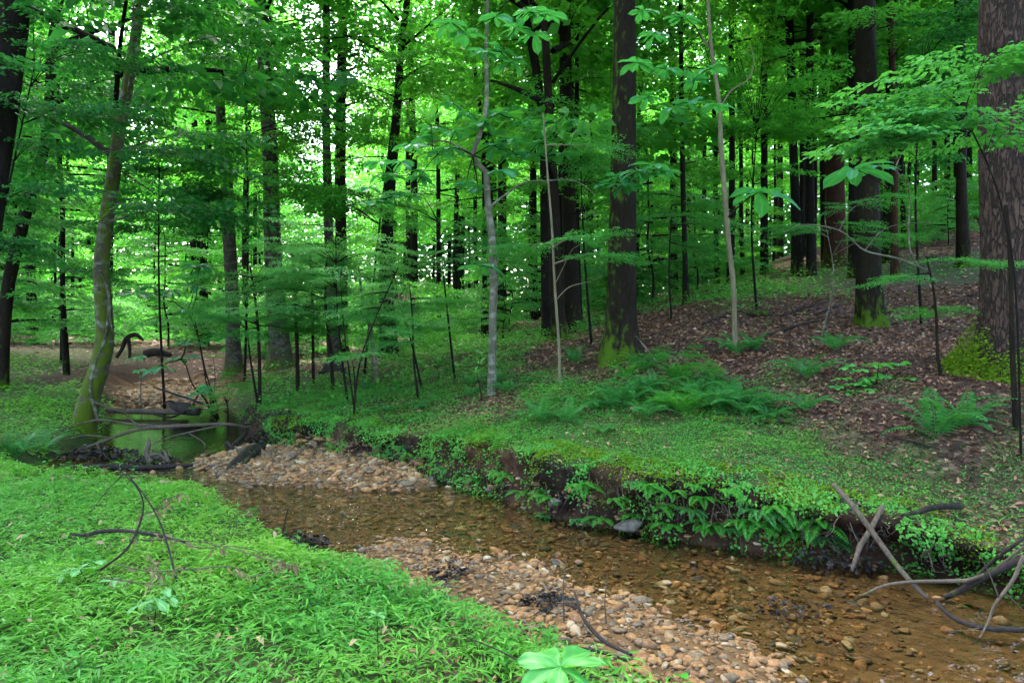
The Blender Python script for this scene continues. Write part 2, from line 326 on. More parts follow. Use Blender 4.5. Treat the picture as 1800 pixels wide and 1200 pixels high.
def pinemat():
    t = NT('pine_bark'); v = t.obj((1, 1, .24)); nz = t.n("TexNoise", i_Vector=v, i_Scale=14.0, i_Detail=8.0)
    vv = t.n("VectorMath", operation='SCALE'); t.link(nz.outputs["Color"], vv.inputs[0]); vv.inputs["Scale"].default_value = .16
    va = t.n("VectorMath", operation='ADD'); t.link(v, va.inputs[0]); t.link(vv.outputs[0], va.inputs[1])
    vo = t.n("TexVoronoi", feature='DISTANCE_TO_EDGE', i_Vector=va.outputs[0], i_Scale=19.0); vc = t.n("TexVoronoi", i_Vector=va.outputs[0], i_Scale=19.0)
    v3 = t.obj((1, 1, .7)); n2 = t.n("TexNoise", i_Vector=v3, i_Scale=28.0, i_Detail=6.0)
    pl = t.mix(t.n("SeparateColor", i_0=vc.outputs["Color"]).outputs[0], (.042, .021, .016), (.08, .045, .036)); pl = t.mix(t.ramp(n2.outputs[0], [(.35, (0, 0, 0)), (.65, (1, 1, 1))]), t.mix(.6, pl, (.05, .03, .028)), pl)
    cr = t.math('ADD', t.ramp(vo.outputs["Distance"], [(.01, (0, 0, 0)), (.16, (1, 1, 1))]), t.math('MULTIPLY', t.math('SUBTRACT', n2.outputs[0], .5), .9), True); c = t.mix(cr, (.024, .015, .013), pl)
    hh = t.math('ADD', t.math('MULTIPLY', cr, 1.0), t.math('MULTIPLY', n2.outputs[0], .35))
    bp = t.n("Bump", i_Strength=1.0, i_Distance=.035, i_Height=hh)
    p = t.n("BsdfPrincipled", i_Base_Color=c, i_Roughness=.8, i_Specular_IOR_Level=.2, i_Normal=bp.outputs[0]); t.link(p.outputs[0], t.out.inputs[0]); return t.m
M['pine'] = pinemat()
def groundmat():
    t = NT('forest_floor'); v = t.obj()
    ag = t.n("Attribute", attribute_name="green"); ab = t.n("Attribute", attribute_name="bed"); af = t.n("Attribute", attribute_name="face"); ap = t.n("Attribute", attribute_name="path")
    n1 = t.n("TexNoise", i_Vector=v, i_Scale=9.0, i_Detail=8.0, i_Roughness=.7); n2 = t.n("TexNoise", i_Vector=v, i_Scale=1.3, i_Detail=5.0)
    vo = t.n("TexVoronoi", i_Vector=v, i_Scale=22.0); vr = t.n("SeparateColor", i_0=vo.outputs["Color"]).outputs[0]
    litter = t.ramp(vr, [(0, (.03, .015, .013)), (.5, (.07, .035, .028)), (.85, (.13, .075, .055)), (1, (.22, .14, .1))])
    litter = t.mix(t.ramp(n1.outputs[0], [(.35, (0, 0, 0)), (.6, (1, 1, 1))]), (.03, .018, .015), litter)
    dirt = t.ramp(n1.outputs[0], [(.3, (.02, .011, .008)), (.7, (.055, .03, .022))])
    c = t.mix(ap.outputs["Fac"], litter, dirt)
    grn = t.ramp(n1.outputs[0], [(.3, (.02, .045, .012)), (.7, (.045, .11, .02))]); c = t.mix(t.math('MULTIPLY', ag.outputs["Fac"], .85), c, grn)
    soil = t.ramp(n2.outputs[0], [(.45, (.012, .007, .005)), (.75, (.085, .04, .024))]); soil = t.mix(t.ramp(n1.outputs[0], [(.4, (0, 0, 0)), (.6, (1, 1, 1))]), t.mix(.5, soil, (.02, .012, .01)), soil)
    c = t.mix(af.outputs["Fac"], c, soil)
    sand = t.ramp(n1.outputs[0], [(.3, (.05, .028, .013)), (.7, (.135, .08, .04))]); apo = t.n('Attribute', attribute_name='silt'); sand = t.mix(apo.outputs['Fac'], sand, (.035, .035, .014)); c = t.mix(ab.outputs["Fac"], c, sand)
    bp = t.n("Bump", i_Strength=.6, i_Distance=.03, i_Height=t.math('ADD', n1.outputs[0], t.math('MULTIPLY', vr, .5)))
    p = t.n("BsdfPrincipled", i_Base_Color=c, i_Roughness=.9, i_Specular_IOR_Level=.08, i_Normal=bp.outputs[0]); t.link(p.outputs[0], t.out.inputs[0]); return t.m
M['ground'] = groundmat()
def stonemat():
    t = NT('river_stone'); g = t.n("NewGeometry"); oi = t.n("ObjectInfo"); f = t.math('FRACT', t.math('ADD', g.outputs["Random Per Island"], oi.outputs["Random"]))
    c = t.ramp(f, [(0, (.09, .034, .010)), (.22, (.19, .075, .018)), (.42, (.26, .125, .04)), (.56, (.14, .042, .013)), (.68, (.06, .048, .036)), (.8, (.02, .018, .018)), (.9, (.17, .105, .055)), (1, (.36, .28, .19))])
    v = t.obj(); n = t.n("TexNoise", i_Vector=v, i_Scale=40.0, i_Detail=5.0); c = t.mix(.35, c, t.ramp(n.outputs[0], [(.3, (.04, .03, .02)), (.7, (.34, .22, .13))]))
    bp = t.n("Bump", i_Strength=.3, i_Distance=.01, i_Height=n.outputs[0])
    p = t.n("BsdfPrincipled", i_Base_Color=c, i_Roughness=.55, i_Specular_IOR_Level=.15, i_Normal=bp.outputs[0]); t.link(p.outputs[0], t.out.inputs[0]); return t.m
M['stone'] = stonemat()
def greystone():
    t = NT('grey_slab'); v = t.obj(); n = t.n("TexNoise", i_Vector=v, i_Scale=14.0, i_Detail=7.0); c = t.ramp(n.outputs[0], [(.3, (.02, .019, .018)), (.7, (.10, .088, .075))])
    bp = t.n("Bump", i_Strength=.5, i_Distance=.02, i_Height=n.outputs[0])
    p = t.n("BsdfPrincipled", i_Base_Color=c, i_Roughness=.6, i_Specular_IOR_Level=.15, i_Normal=bp.outputs[0]); t.link(p.outputs[0], t.out.inputs[0]); return t.m
M['slab'] = greystone()
def watermat():
    t = NT('shallow_water'); v = t.obj((1, 1, 1)); n = t.n("TexNoise", i_Vector=v, i_Scale=9.0, i_Detail=3.0); n2 = t.n("TexNoise", i_Vector=v, i_Scale=2.0, i_Detail=2.0)
    ar = t.n("Attribute", attribute_name="ripple")
    h = t.math('MULTIPLY', t.math('ADD', n.outputs[0], n2.outputs[0]), ar.outputs["Fac"])
    bp = t.n("Bump", i_Strength=.7, i_Distance=.06, i_Height=h)
    gl = t.n("BsdfGlossy", i_Roughness=.02, i_Normal=bp.outputs[0]); tr = t.n("BsdfTransparent"); tr.inputs[0].default_value = (.92, .87, .74, 1)
    fr = t.n("Fresnel", i_IOR=1.36, i_Normal=bp.outputs[0]); mx = t.n("MixShader"); t.link(fr.outputs[0], mx.inputs[0]); t.link(tr.outputs[0], mx.inputs[1]); t.link(gl.outputs[0], mx.inputs[2])
    t.link(mx.outputs[0], t.out.inputs[0]); return t.m
M['water'] = watermat()

# ------------------------------------------------------------------ the setting: ground and water
ny, nx = X.shape
I = (np.arange(ny - 1)[:, None] * nx + np.arange(nx - 1)[None]).ravel(); Q = np.c_[I, I + 1, I + nx + 1, I + nx]
bedm = sstep(.03, -.08, Dc); facem = sstep(-.12, .0, Dc) * sstep(.5, .26, Dc) * (.3 + .7 * farside)
pathpts = [hit(a, b)[:2] for a, b in ((120, 668), (250, 648), (350, 648), (440, 655), (560, 640), (640, 622), (700, 608))]
pd = np.full(X.shape, 1e9)
for (a, b), (c, d_) in zip(pathpts[:-1], pathpts[1:]):
    ex, ey = c - a, d_ - b; tt = np.clip(((X - a) * ex + (Y - b) * ey) / (ex * ex + ey * ey), 0, 1); pd = np.minimum(pd, np.hypot(X - a - tt * ex, Y - b - tt * ey))
pathm = sstep(1.4, .6, pd + fbm(X, Y, 3, 77)); trail = [hit(a, b)[:2] for a, b in ((1000, 650), (1250, 612), (1450, 612), (1700, 640))]
pe = np.full(X.shape, 1e9)
for (a, b), (c, d_) in zip(trail[:-1], trail[1:]):
    ex, ey = c - a, d_ - b; tt = np.clip(((X - a) * ex + (Y - b) * ey) / (ex * ex + ey * ey), 0, 1); pe = np.minimum(pe, np.hypot(X - a - tt * ex, Y - b - tt * ey))
pathm = np.maximum(pathm, .8 * sstep(.5, .2, pe + .5 * fbm(X, Y, 3, 79)))
g_me = make_mesh("ground", np.c_[XM.ravel(), YM.ravel(), ZG.ravel()], [Q], M['ground'], True,
   {"green": (GREEN * (1 - pathm)).ravel(), "bed": bedm.ravel(), "face": facem.ravel(), "path": pathm.ravel(), "silt": sstep(.3, -.3, dp).ravel()})
tag(obj("ground", g_me), kind="structure")
wet = ((ZG < .03) & (Dc < .45)); wc = wet[:-1, :-1] | wet[1:, :-1] | wet[:-1, 1:] | wet[1:, 1:]
wq = Q[wc.ravel()]; uq, inv = np.unique(wq, return_inverse=True)
WV = np.c_[X.ravel()[uq], Y.ravel()[uq], np.zeros(len(uq))]
rip = 1.0 * sstep(9.4, 8.2, WV[:, 1]) + .12
tag(obj("water", make_mesh("water", WV, [inv.reshape(-1, 4)], M['water'], True, {"ripple": rip})), kind="structure")

# ------------------------------------------------------------------ gravel
def ico():
    p = (1 + 5 ** .5) / 2
    v = nrm(np.array([(-1, p, 0), (1, p, 0), (-1, -p, 0), (1, -p, 0), (0, -1, p), (0, 1, p), (0, -1, -p), (0, 1, -p), (p, 0, -1), (p, 0, 1), (-p, 0, -1), (-p, 0, 1)], float))
    f = np.array([(0, 11, 5), (0, 5, 1), (0, 1, 7), (0, 7, 10), (0, 10, 11), (1, 5, 9), (5, 11, 4), (11, 10, 2), (10, 7, 6), (7, 1, 8), (3, 9, 4), (3, 4, 2), (3, 2, 6), (3, 6, 8), (3, 8, 9), (4, 9, 5), (2, 4, 11), (6, 2, 10), (8, 6, 7), (9, 8, 1)])
    return v, f
def subdiv(v, f):
    v = list(map(tuple, v)); c = {}; out = []
    def mid(a, b):
        k = (min(a, b), max(a, b))
        if k not in c: m = nrm((np.array(v[a]) + np.array(v[b])) / 2); v.append(tuple(m)); c[k] = len(v) - 1
        return c[k]
    for a, b, d in f: x, y, z = mid(a, b), mid(b, d), mid(d, a); out += [(a, x, z), (b, y, x), (d, z, y), (x, y, z)]
    return np.array(v), np.array(out)
IV, IF = subdiv(*ico()); IV2, IF2 = subdiv(IV, IF)
def surf(x, y): return np.stack([bil(XM, x, y), bil(YM, x, y), zg(x, y)], -1)
def stones(pos, size, rg, flat=.6, V0=IV, F0=IF):
    n = len(pos); k = len(V0); b = nrm(rg.normal(size=(n, 3)))
    V = np.broadcast_to(V0, (n, k, 3)).copy()
    for q in range(8):                        # planar cuts give stones facets
        b = nrm(rg.normal(size=(n, 1, 3))); dd = (V * b).sum(-1, keepdims=True); lim = rg.uniform(.35, .8, (n, 1, 1)); V = V - b * np.maximum(dd - lim, 0) * .9
    V = V * np.stack([rg.uniform(.8, 1.4, n), rg.uniform(.65, 1.1, n), rg.uniform(flat * .6, flat * 1.2, n)], -1)[:, None]
    a = rg.uniform(0, 6.28, n); ca, sa = np.cos(a)[:, None], np.sin(a)[:, None]
    V = np.stack([V[..., 0] * ca - V[..., 1] * sa, V[..., 0] * sa + V[..., 1] * ca, V[..., 2] + V[..., 0] * rg.uniform(-.3, .3, (n, 1))], -1)
    V = V * np.asarray(size)[:, None, None] + pos[:, None]
    F = (np.arange(n)[:, None, None] * k + F0[None]).reshape(-1, 3); return V.reshape(-1, 3), F
def scatter(n, x0, x1, y0, y1, dens):
    x = rng.uniform(x0, x1, n); y = rng.uniform(y0, y1, n); k = rng.random(n) < dens(x, y); return x[k], y[k]
DcS = lambda x, y: bil(Dc, x, y)
def gdens(x, y):
    d = DcS(x, y); pool = bil(dp, x, y); b = np.minimum(np.minimum(bil(d1, x, y), bil(d2, x, y)), bil(d3, x, y))
    right = sstep(2.0, 3.2, x + (5 - y) * .5)
    return (d < .13) * (.6 + .4 * sstep(.4, -.1, b)) * (1 - .97 * sstep(.25, -.25, pool)) * (1 - .8 * right)
gx, gy = scatter(95000, -6.5, 4.2, 2.4, 11, gdens)
sz = np.clip(rng.lognormal(-4.2, .6, len(gx)), .006, .06) * (1 + .45 * sstep(6, 9, gy)); kk = rng.random(len(gx)) < 1 - .3 * sstep(6, 9, gy); gx, gy, sz = gx[kk], gy[kk], sz[kk]
k = rng.random(len(gx)) < 1.0 
V, F = stones(surf(gx, gy) + np.c_[0 * gx, 0 * gx, sz * .15], sz, rng)
mb = MB(); mb.add(V, F)
gx, gy = scatter(5000, -12, -6, 14, 21, lambda x, y: (DcS(x, y) < .1) & (bil(d3, x, y) < .4)); sz = rng.uniform(.03, .11, len(gx))
V, F = stones(np.c_[gx, gy, zg(gx, gy) + sz * .1], sz, rng, V0=ico()[0], F0=ico()[1]); mb.add(V, F)
tag(obj("gravel", mb.mesh("gravel", M['stone'], True)), "tan, orange and grey pebbles covering the creek bed and its bars", "gravel", kind="stuff")

# ------------------------------------------------------------------ ground plants and litter
def rand_dir(n, elev=(0, .5)):
    a = rng.uniform(0, 2 * np.pi, n); e = rng.uniform(*elev, n); return np.stack([np.cos(a) * np.cos(e), np.sin(a) * np.cos(e), np.sin(e)], -1)
def gs(x, y): return bil(GREEN, x, y) * (1 - bil(pathm, x, y))
def surf(x, y):          # where the displaced ground sheet lies
    return np.stack([bil(XM, x, y), bil(YM, x, y), zg(x, y)], -1)
mb = MB()                # near bank: stilt grass, tufts of lance leaves on stems
for n, box, L, h in ((64000, (-3.2, 1.7, 2.1, 4.6), .066, .15), (66000, (-6.2, 0, 4.4, 8.1), .062, .13), (9000, (-9.5, -5.5, 7.8, 14), .09, .14), (9000, (-16, -6, 12, 22), .13, .16)):
    x, y = scatter(n, *box, lambda x, y: gs(x, y) ** 1.1 * (.35 + 1.1 * vnoise(x * 5, y * 5, 64)) * sstep(.02, .22, DcS(x, y) - .42 * sstep(.35, .75, vnoise(x * 1.7, y * 1.7, 66)) + .05) * (y < 8.3 - .95 * x))
    p = surf(x, y); m = len(p); hum = .25 + vnoise(x * 2.3, y * 2.3, 61) * .8 + vnoise(x * 8, y * 8, 62) * .6
    p[:, 2] += rng.uniform(.0, 1, m) ** .7 * h * hum
    d = rand_dir(m, (-.25, .65)); up = nrm(np.array([0, 0, 1.]) + rng.normal(0, .35, (m, 3)))
    V, T, Qd = leaves8(p, d, up, rng.uniform(.6, 1.25, m) * L, rng.uniform(.13, .21, m) * L, .2, .35, (1, .7)) if n > 20000 else (lambda a: (a[0], np.zeros((0, 3), int), a[1]))(leaves4(p, d, up, rng.uniform(.6, 1.2, m) * L, L * .28))
    mb.add(V, T, Qd)
tag(obj("grass", mb.mesh("grass", M['grass'])), "bright green low grass covering the near left bank", "grass", kind="stuff")
mb = MB()                # right bank: small round leaved ground cover
for n, box, L in ((190000, (-4.5, 6.5, 3.8, 9.2), .024), (70000, (-6.0, 3, 8.5, 13), .036), (30000, (-8, 8, 12, 24), .085), (9000, (5, 24, 12, 32), .11)):
    def dd(x, y):
        g = gs(x, y); s = sstep(.02, .5, DcS(x, y)); return np.clip(g * (.25 + .75 * s) * (.55 + .9 * vnoise(x * 3, y * 3, 71)), 0, 1) * (DcS(x, y) > .05) * (y > 6.9 - .95 * x) * (x > -7.5 + .0 * y)
    x, y = scatter(n, *box, dd); p = surf(x, y); m = len(p)
    p[:, 2] += rng.uniform(.1, 1, m) * L * 4.2 * (.1 + vnoise(x * 3, y * 3, 73) ** 2 * 1.5)
    V, F = leaves4(p, rand_dir(m, (-.2, .5)), nrm(np.array([0, 0, 1.]) + rng.normal(0, .4, (m, 3))), rng.uniform(.6, 1.3, m) * L, rng.uniform(.5, .8, m) * L)
    mb.add(V, F)
tag(obj("ground_cover", mb.mesh("ground_cover", M['cover'])), "small leaved green ground cover along the top of the far bank", "ground cover", kind="stuff")
mb = MB()                # grassy tufts on the far bank
for n, box, L in ((60000, (-4.5, 5.0, 5.2, 9.5), .055), (30000, (-8, 4, 9, 16), .09)):
    x, y = scatter(n, *box, lambda x, y: gs(x, y) * sstep(.1, .4, DcS(x, y)) * (y > 6.9 - .95 * x) * (x > -7.5) * sstep(.5, .72, vnoise(x * 1.3, y * 1.3, 75) * .65 + vnoise(x * 5, y * 5, 76) * .35)); p = surf(x, y); m = len(p)
    p[:, 2] += rng.uniform(0, 1, m) * L * 1.5; V, F = leaves4(p, rand_dir(m, (-.1, .9)), nrm(UPZ + rng.normal(0, .4, (m, 3))), rng.uniform(.6, 1.3, m) * L, L * .17); mb.add(V, F)
tag(obj("bank_grass", mb.mesh("bank_grass", M['cover'])), "fine grassy tufts among the ground cover of the far bank", "grass", kind="stuff")
mb = MB()                # leaf litter
for n, box, L in ((36000, (-2, 9, 3.2, 10.5), .055), (26000, (-6, 16, 10, 17), .085), (16000, (-10, 30, 16, 34), .15), (9000, (-30, -4, 18, 40), .16), (3500, (-3, 1.5, 2.3, 5), .035)):
    x, y = scatter(n, *box, lambda x, y: np.clip(1.02 - gs(x, y), .03, 1) * (1 - .6 * bil(pathm, x, y)) * sstep(.2, .45, DcS(x, y)) * np.where(y < 5, .5, 1)); p = surf(x, y); m = len(p)
    p[:, 2] += rng.uniform(.0, .018, m) + .004
    V, T, Qd = leaves8(p, rand_dir(m, (-.2, .35)), nrm(np.array([0, 0, 1.]) + rng.normal(0, .38, (m, 3))), rng.uniform(.6, 1.4, m) * L, rng.uniform(.35, .65, m) * L, rng.uniform(-.3, .4), .3)
    mb.add(V, T, Qd)
tag(obj("leaf_litter", mb.mesh("leaf_litter", M['litter'])), "brown fallen leaves covering the hillside floor", "leaf litter", kind="stuff")

# ------------------------------------------------------------------ foliage building blocks
UPZ = np.array([0, 0, 1.])
def spray_template(rg, L=1.0, leaf=.11, spacing=.8, rich=1.0, near=False, jit=.015, upj=.28):
    pos, d = [], []
    nsub = int(10 * rich)
    for i in range(nsub):
        t = .12 + .88 * (i + rg.uniform(-.4, .4)) / nsub; side = 1 if i % 2 else -1; ang = side * rg.uniform(.35, 1.25); l = L * (.22 + .42 * math.sin(math.pi * min(1, t + .12))) * rg.uniform(.45, 1.25)
        p0 = np.array([t * L, 0, -.10 * t * t * L]); dv = np.array([math.cos(ang), math.sin(ang), rg.uniform(-.1, .1)]); k = max(2, int(l / (leaf * spacing * .5)))
        for j in range(k):
            s = (j + .6) / k * l; a2 = ang + (1 if j % 2 else -1) * rg.uniform(.4, .9)
            pos.append(p0 + dv * s + np.array([rg.normal(0, .03), rg.normal(0, .03), -.25 * s * s + rg.normal(0, jit)])); d.append((math.cos(a2), math.sin(a2), rg.uniform(-.7, .15) if jit > .02 else rg.uniform(-.35, .1)))
    for q in (-.5, 0, .5): pos.append(np.array([L, 0, -.1 * L])); d.append((math.cos(q), math.sin(q), -.1))
    pos = np.array(pos); d = nrm(np.array(d)); n = len(pos); up = nrm(UPZ + rg.normal(0, upj, (n, 3)))
    Ls = leaf * rg.uniform(.65, 1.2, n)
    if near: return leaves8(pos, d, up, Ls, Ls * rg.uniform(.5, .62, n), .12, .2, (.95, .8))
    return leaves4(pos, d, up, Ls, Ls * rg.uniform(.5, .65, n))
rgt = np.random.default_rng(3)
TPL = [spray_template(rgt, jit=.03, upj=.38) for _ in range(6)]
TPLF = [spray_template(rgt, leaf=.19, rich=.9, jit=.07, upj=.55) for _ in range(7)]           # coarse, for trees far off
TPLN = [spray_template(rgt, leaf=.125, rich=.8, near=True, jit=.02) for _ in range(5)]
TPLS = [spray_template(rgt, leaf=.05, rich=1.5) for _ in range(5)]
def put(mb, tpl, p, d, s=1.0, up=None, roll=0.0):
    d = nrm(np.asarray(d, float)); up = UPZ if up is None else up
    y = nrm(np.cross(up, d)); z = np.cross(d, y); V = tpl[0] * s
    mb.add(p + V[:, :1] * d + V[:, 1:2] * y + V[:, 2:] * z, *tpl[1:])
def limb(wood, leaf, rg, p0, az, el, L, r, tpls, nsp=6, s=1.0, sag=.15, t0=.3, seg=4):
    h = np.array([math.cos(az), math.sin(az), 0]); pts = []
    w1, w2 = rg.normal(0, .09, 2) * L; pr = np.array([-h[1], h[0], 0])
    for t in (0, .35, .7, 1): pts.append(p0 + h * L * t * math.cos(el) + UPZ * (L * t * math.sin(el) - sag * L * t * t) + pr * (w1 * math.sin(t * 3) + w2 * t * t))
    if wood is not None: tube(wood, pts, [r, r * .7, r * .42, r * .15], seg, 3, cap=False)
    q = catmull(pts, 6); n = len(q) - 1
    for i in range(nsp):
        t = t0 + (1 - t0) * i / max(1, nsp - 1); k = t * n; a = int(min(k, n - 1)); p = q[a] + (q[a + 1] - q[a]) * (k - a); dr = nrm(q[a + 1] - q[a])
        sd = 1 if i % 2 else -1; an = 0 if i == nsp - 1 else sd * rg.uniform(.5, 1.1); c, s_ = math.cos(an), math.sin(an)
        d = np.array([dr[0] * c - dr[1] * s_, dr[0] * s_ + dr[1] * c, dr[2] * .35 + rg.uniform(-.15, .1)])
        put(leaf, tpls[rg.integers(len(tpls))], p, d, s * rg.uniform(.7, 1.15), nrm(UPZ + rg.normal(0, .16, 3)))
def gen_crown(rg, H, Rm, nl, tpls, s=1.0, nsp=6, wood_r=.05, z0=0.0, layered=False, shape=.6):
    wood, leaf = MB(), MB()
    for i in range(nl):
        t = (i + rg.uniform(0, .8)) / nl; z = z0 + H * t; az = i * 2.399 + rg.normal(0, .3)
        L = Rm * (math.sin(math.pi * (shape * .35 + (1 - shape * .35) * t) ** .9) ** .6 * .8 + .25) * rg.uniform(.6, 1.1)
        limb(wood, leaf, rg, np.array([0, 0, z]), az, rg.uniform(-.05, .25) if layered else rg.uniform(.15, .8), L, wood_r * (1 - .6 * t) * rg.uniform(.7, 1.2), tpls, nsp, s, t0=.25)
    return wood, leaf
# ---- shared crowns (limbs and leaves) for tall trees, and whole prototypes for the background
rgc = np.random.default_rng(11)
CROWNS = []
for i in range(3):
    wd, lf = gen_crown(rgc, 9, 3.4, 20, TPLF, 1.2, 6, .06)
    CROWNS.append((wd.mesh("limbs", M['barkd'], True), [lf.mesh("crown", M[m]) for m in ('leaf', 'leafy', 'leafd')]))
def child(name, me, parent, loc=(0, 0, 0), rz=0, s=(1, 1, 1)):
    o = obj(name, me, parent, loc); o.rotation_euler = (0, 0, rz); o.scale = s; return o
def mossfn(zb, h, amt, side=None, base=0.0):
    def f(V, s, th):
        a = base + amt * np.exp(-np.maximum(V[:, 2] - zb, 0) / h)
        if side is not None: a = a + .28 * np.cos(th - side)
        return a
    return f
def tree_px(label, cat, mat, Yd, pts, wid, top=17, moss=(.5, .55), side=None, mbase=0.0, crown=None, crown_z=None, lobes=.45, seg=12, leafm='leaf', nb=0, bz=(2, 8), bl=(1.2, 2.4), tpls=None, bside=None, name="tree", group=None, rough=.06, bs=1.0, cs=1.35, extra=()):
    rg = np.random.default_rng(abs(hash((pts[0][0], pts[-1][1], int(Yd * 10)))) % 99991)
    yd = (lambda py: Yd) if np.isscalar(Yd) else None
    W = [P(a, b, Yd) for a, b in pts]; bx, by = W[-1][0], W[-1][1]; gz = float(zg(bx, by))
    W[-1][2] = gz + .02; k = (top - W[0][2]); dx = (W[0] - W[1]) / max(W[0][2] - W[1][2], .3); rad = [w_ * Yd / FPX / 2 for w_ in wid]
    up = []
    if k > 0:
        dx = np.clip(dx, -.12, .12); dx[2] = 1
        up = [W[0] + dx * k, W[0] + dx * k * .5]; rad = [rad[0] * .35, rad[0] * .75] + rad
    W = up + W; W.append(np.array([bx, by, gz - .25])); rad.append(rad[-1] * 1.1)
    base = np.array([bx, by, gz]); root = empty(name, base); tag(root, label, cat, group)
    tm = MB(); loc = [p - base for p in W[::-1]]
    tube(tm, loc, rad[::-1], seg, 6, rough, lobes=lobes, moss=mossfn(0, moss[0], moss[1], side, mbase))
    for ex in extra:                                   # vines or forks given in photo pixels
        ep = [P(a, b, Yd - ex.get('dy', 0)) - base for a, b in ex['p']]; tube(tm, ep, [q * Yd / FPX / 2 for q in ex['w']], 6, 5, .1, moss=mossfn(0, moss[0], moss[1] * .5, None, mbase * .5))
    if nb:
        wd, lf = tm, MB(); zz = [q[2] for q in loc]
        for i in range(nb):
            z = rg.uniform(*bz); p0 = np.array([np.interp(z, zz, [q[0] for q in loc]), np.interp(z, zz, [q[1] for q in loc]), z])
            az = rg.uniform(0, 6.28) if bside is None else bside + rg.normal(0, .6)
            limb(wd, lf, rg, p0, az, rg.uniform(-.05, .35), rg.uniform(*bl), .012 + .004 * bl[1], tpls or TPL, 7, bs, seg=5)
        obj("leaves", lf.mesh("leaves", M[leafm]), root)
    obj("trunk", tm.mesh("trunk", M[mat], True), root)
    if crown is not None:
        lm, cm = CROWNS[crown % 3]; z = crown_z if crown_z else top - 9.5; tpx = np.interp(z, [q[2] for q in loc], [q[0] for q in loc]); tpy = np.interp(z, [q[2] for q in loc], [q[1] for q in loc])
        a = rg.uniform(0, 6.28); child("limbs", lm, root, (tpx, tpy, z), a, (cs,) * 3); child("crown", cm[crown % 3 if crown < 9 else 0], root, (tpx, tpy, z), a, (cs,) * 3)
    return root
T = tree_px
T("dark thick leaning trunk cut off by the left edge of the photo", "tree", 'barkd', 9, [(28,-20),(17,100),(5,200),(-15,330),(-35,500),(-45,690)], [46,44,44,46,48,54], crown=0, nb=5, bz=(3,6), leafm='leafd')
T("dark curved slender tree sweeping up behind the mossy leaning tree", "tree", 'bark', 14, [(106,-10),(92,70),(88,150),(80,250),(60,320),(38,400),(15,500),(6,600),(2,668)], [13,14,15,16,18,20,20,20,24], crown=1, nb=16, bz=(2.5,8), leafm='leafd', top=15)
T("curved moss covered tree leaning from the left bank over the pool, vine up its side", "tree", 'barkm', 11.3, [(245,-15),(240,50),(224,150),(210,230),(198,320),(185,400),(178,470),(182,540),(184,600),(173,650),(157,700),(146,752)], [16,17,18,20,22,24,26,28,30,32,35,42], side=3.3, mbase=.22, lobes=.15, moss=(1.2,.4), crown=2, nb=12, bz=(3,8), top=14, leafm='leafd', seg=18, rough=.10,
  extra=[dict(p=[(175,745),(160,690),(168,640),(186,590),(192,520),(178,480),(170,470)], w=[6,6,5,5,5,4,3], dy=.14), dict(p=[(192,520),(194,560),(200,590)], w=[5,4,2], dy=.2), dict(p=[(205,250),(218,210),(230,120),(234,50),(232,0)], w=[3,3,3,3,2], dy=.15)])
T("straight grey trunk, left of the pair of tall trees behind the pool", "tree", 'barkg', 20, [(366,-10),(378,60),(385,150),(390,230),(397,300),(402,400),(407,500),(410,600),(412,648)], [12,14,15,17,19,22,23,25,32], cs=.95, crown=0, nb=8, bz=(3,9), moss=(.5,.7))
T("thick grey-brown trunk with broad flared mossy foot behind the pool", "tree", 'barkg', 18, [(455,-10),(463,60),(465,120),(472,220),(477,350),(480,450),(485,520),(491,600),(493,648)], [22,23,24,26,28,30,32,36,48], cs=.95, crown=1, nb=8, bz=(4,9), moss=(.5,.8), lobes=.7)
T("grey straight trunk seen against the sky gap, left of two", "tree", 'barkg', 20, [(573,-10),(574,80),(573,200),(575,300),(579,450),(584,560),(588,640)], [13,13,14,15,16,17,22], crown=2, cs=.8, nb=4, bz=(4,9), moss=(.5,.5))
T("grey trunk close beside the sky gap, right of two, with thicker stem", "tree", 'bark', 22, [(603,-10),(601,100),(599,200),(598,330),(600,450),(600,590)], [16,17,18,19,20,24], crown=0, cs=.8, nb=4, bz=(4,9))
T("blackish tree leaning right, with flared dark foot beside the bright clearing", "tree", 'barkd', 19, [(717,-10),(705,90),(697,200),(688,300),(681,400),(679,500),(684,612)], [11,12,15,18,21,25,34], cs=.95, crown=1, nb=10, bz=(3,8.5), lobes=.7)
T("slender pale crooked tree with light speckled bark on the grassy bank", "tree", 'barkp', 10.5, [(855,300),(858,360),(865,420),(868,500),(866,560),(866,610),(864,662)], [11,12,13,14,14,14,17], top=3, moss=(.2,.2), lobes=.15,
  extra=[dict(p=[(855,304),(838,285),(832,268),(845,232),(855,185),(855,90),(857,-15)], w=[11,9,9,9,8,7,6]), dict(p=[(834,275),(800,255),(770,248),(735,262),(700,262)], w=[6,4,3,2,1]), dict(p=[(860,365),(885,345),(920,322),(960,318),(1010,318),(1050,345)], w=[5,4,3,3,2,1])])
T("dark tree kinked at its top, in the gap left of the mossy pair", "tree", 'barkd', 17, [(918,-10),(930,60),(942,120),(952,200),(956,300),(957,400),(959,500),(962,596)], [16,15,15,14,14,15,16,22], crown=2, nb=8, bz=(3,8))
T("moss streaked trunk with green foot, in front of the grey-brown one", "tree", 'bark', 15, [(968,250),(972,330),(976,450),(980,540),(985,598)], [16,20,22,24,34], top=13, moss=(.7,.7), mbase=.12, crown=0, side=0., lobes=.6)
T("tall grey-brown trunk standing behind the moss streaked one", "tree", 'bark', 18, [(992,-10),(995,150),(998,300),(1003,450),(1006,575)], [20,22,25,27,34], crown=1, nb=8, bz=(3,9))
T("thin black trunk just right of the tall grey-brown one", "tree", 'barkd', 21, [(1014,-10),(1014,150),(1013,300),(1016,450),(1019,575)], [8,8,9,9,12], crown=0)
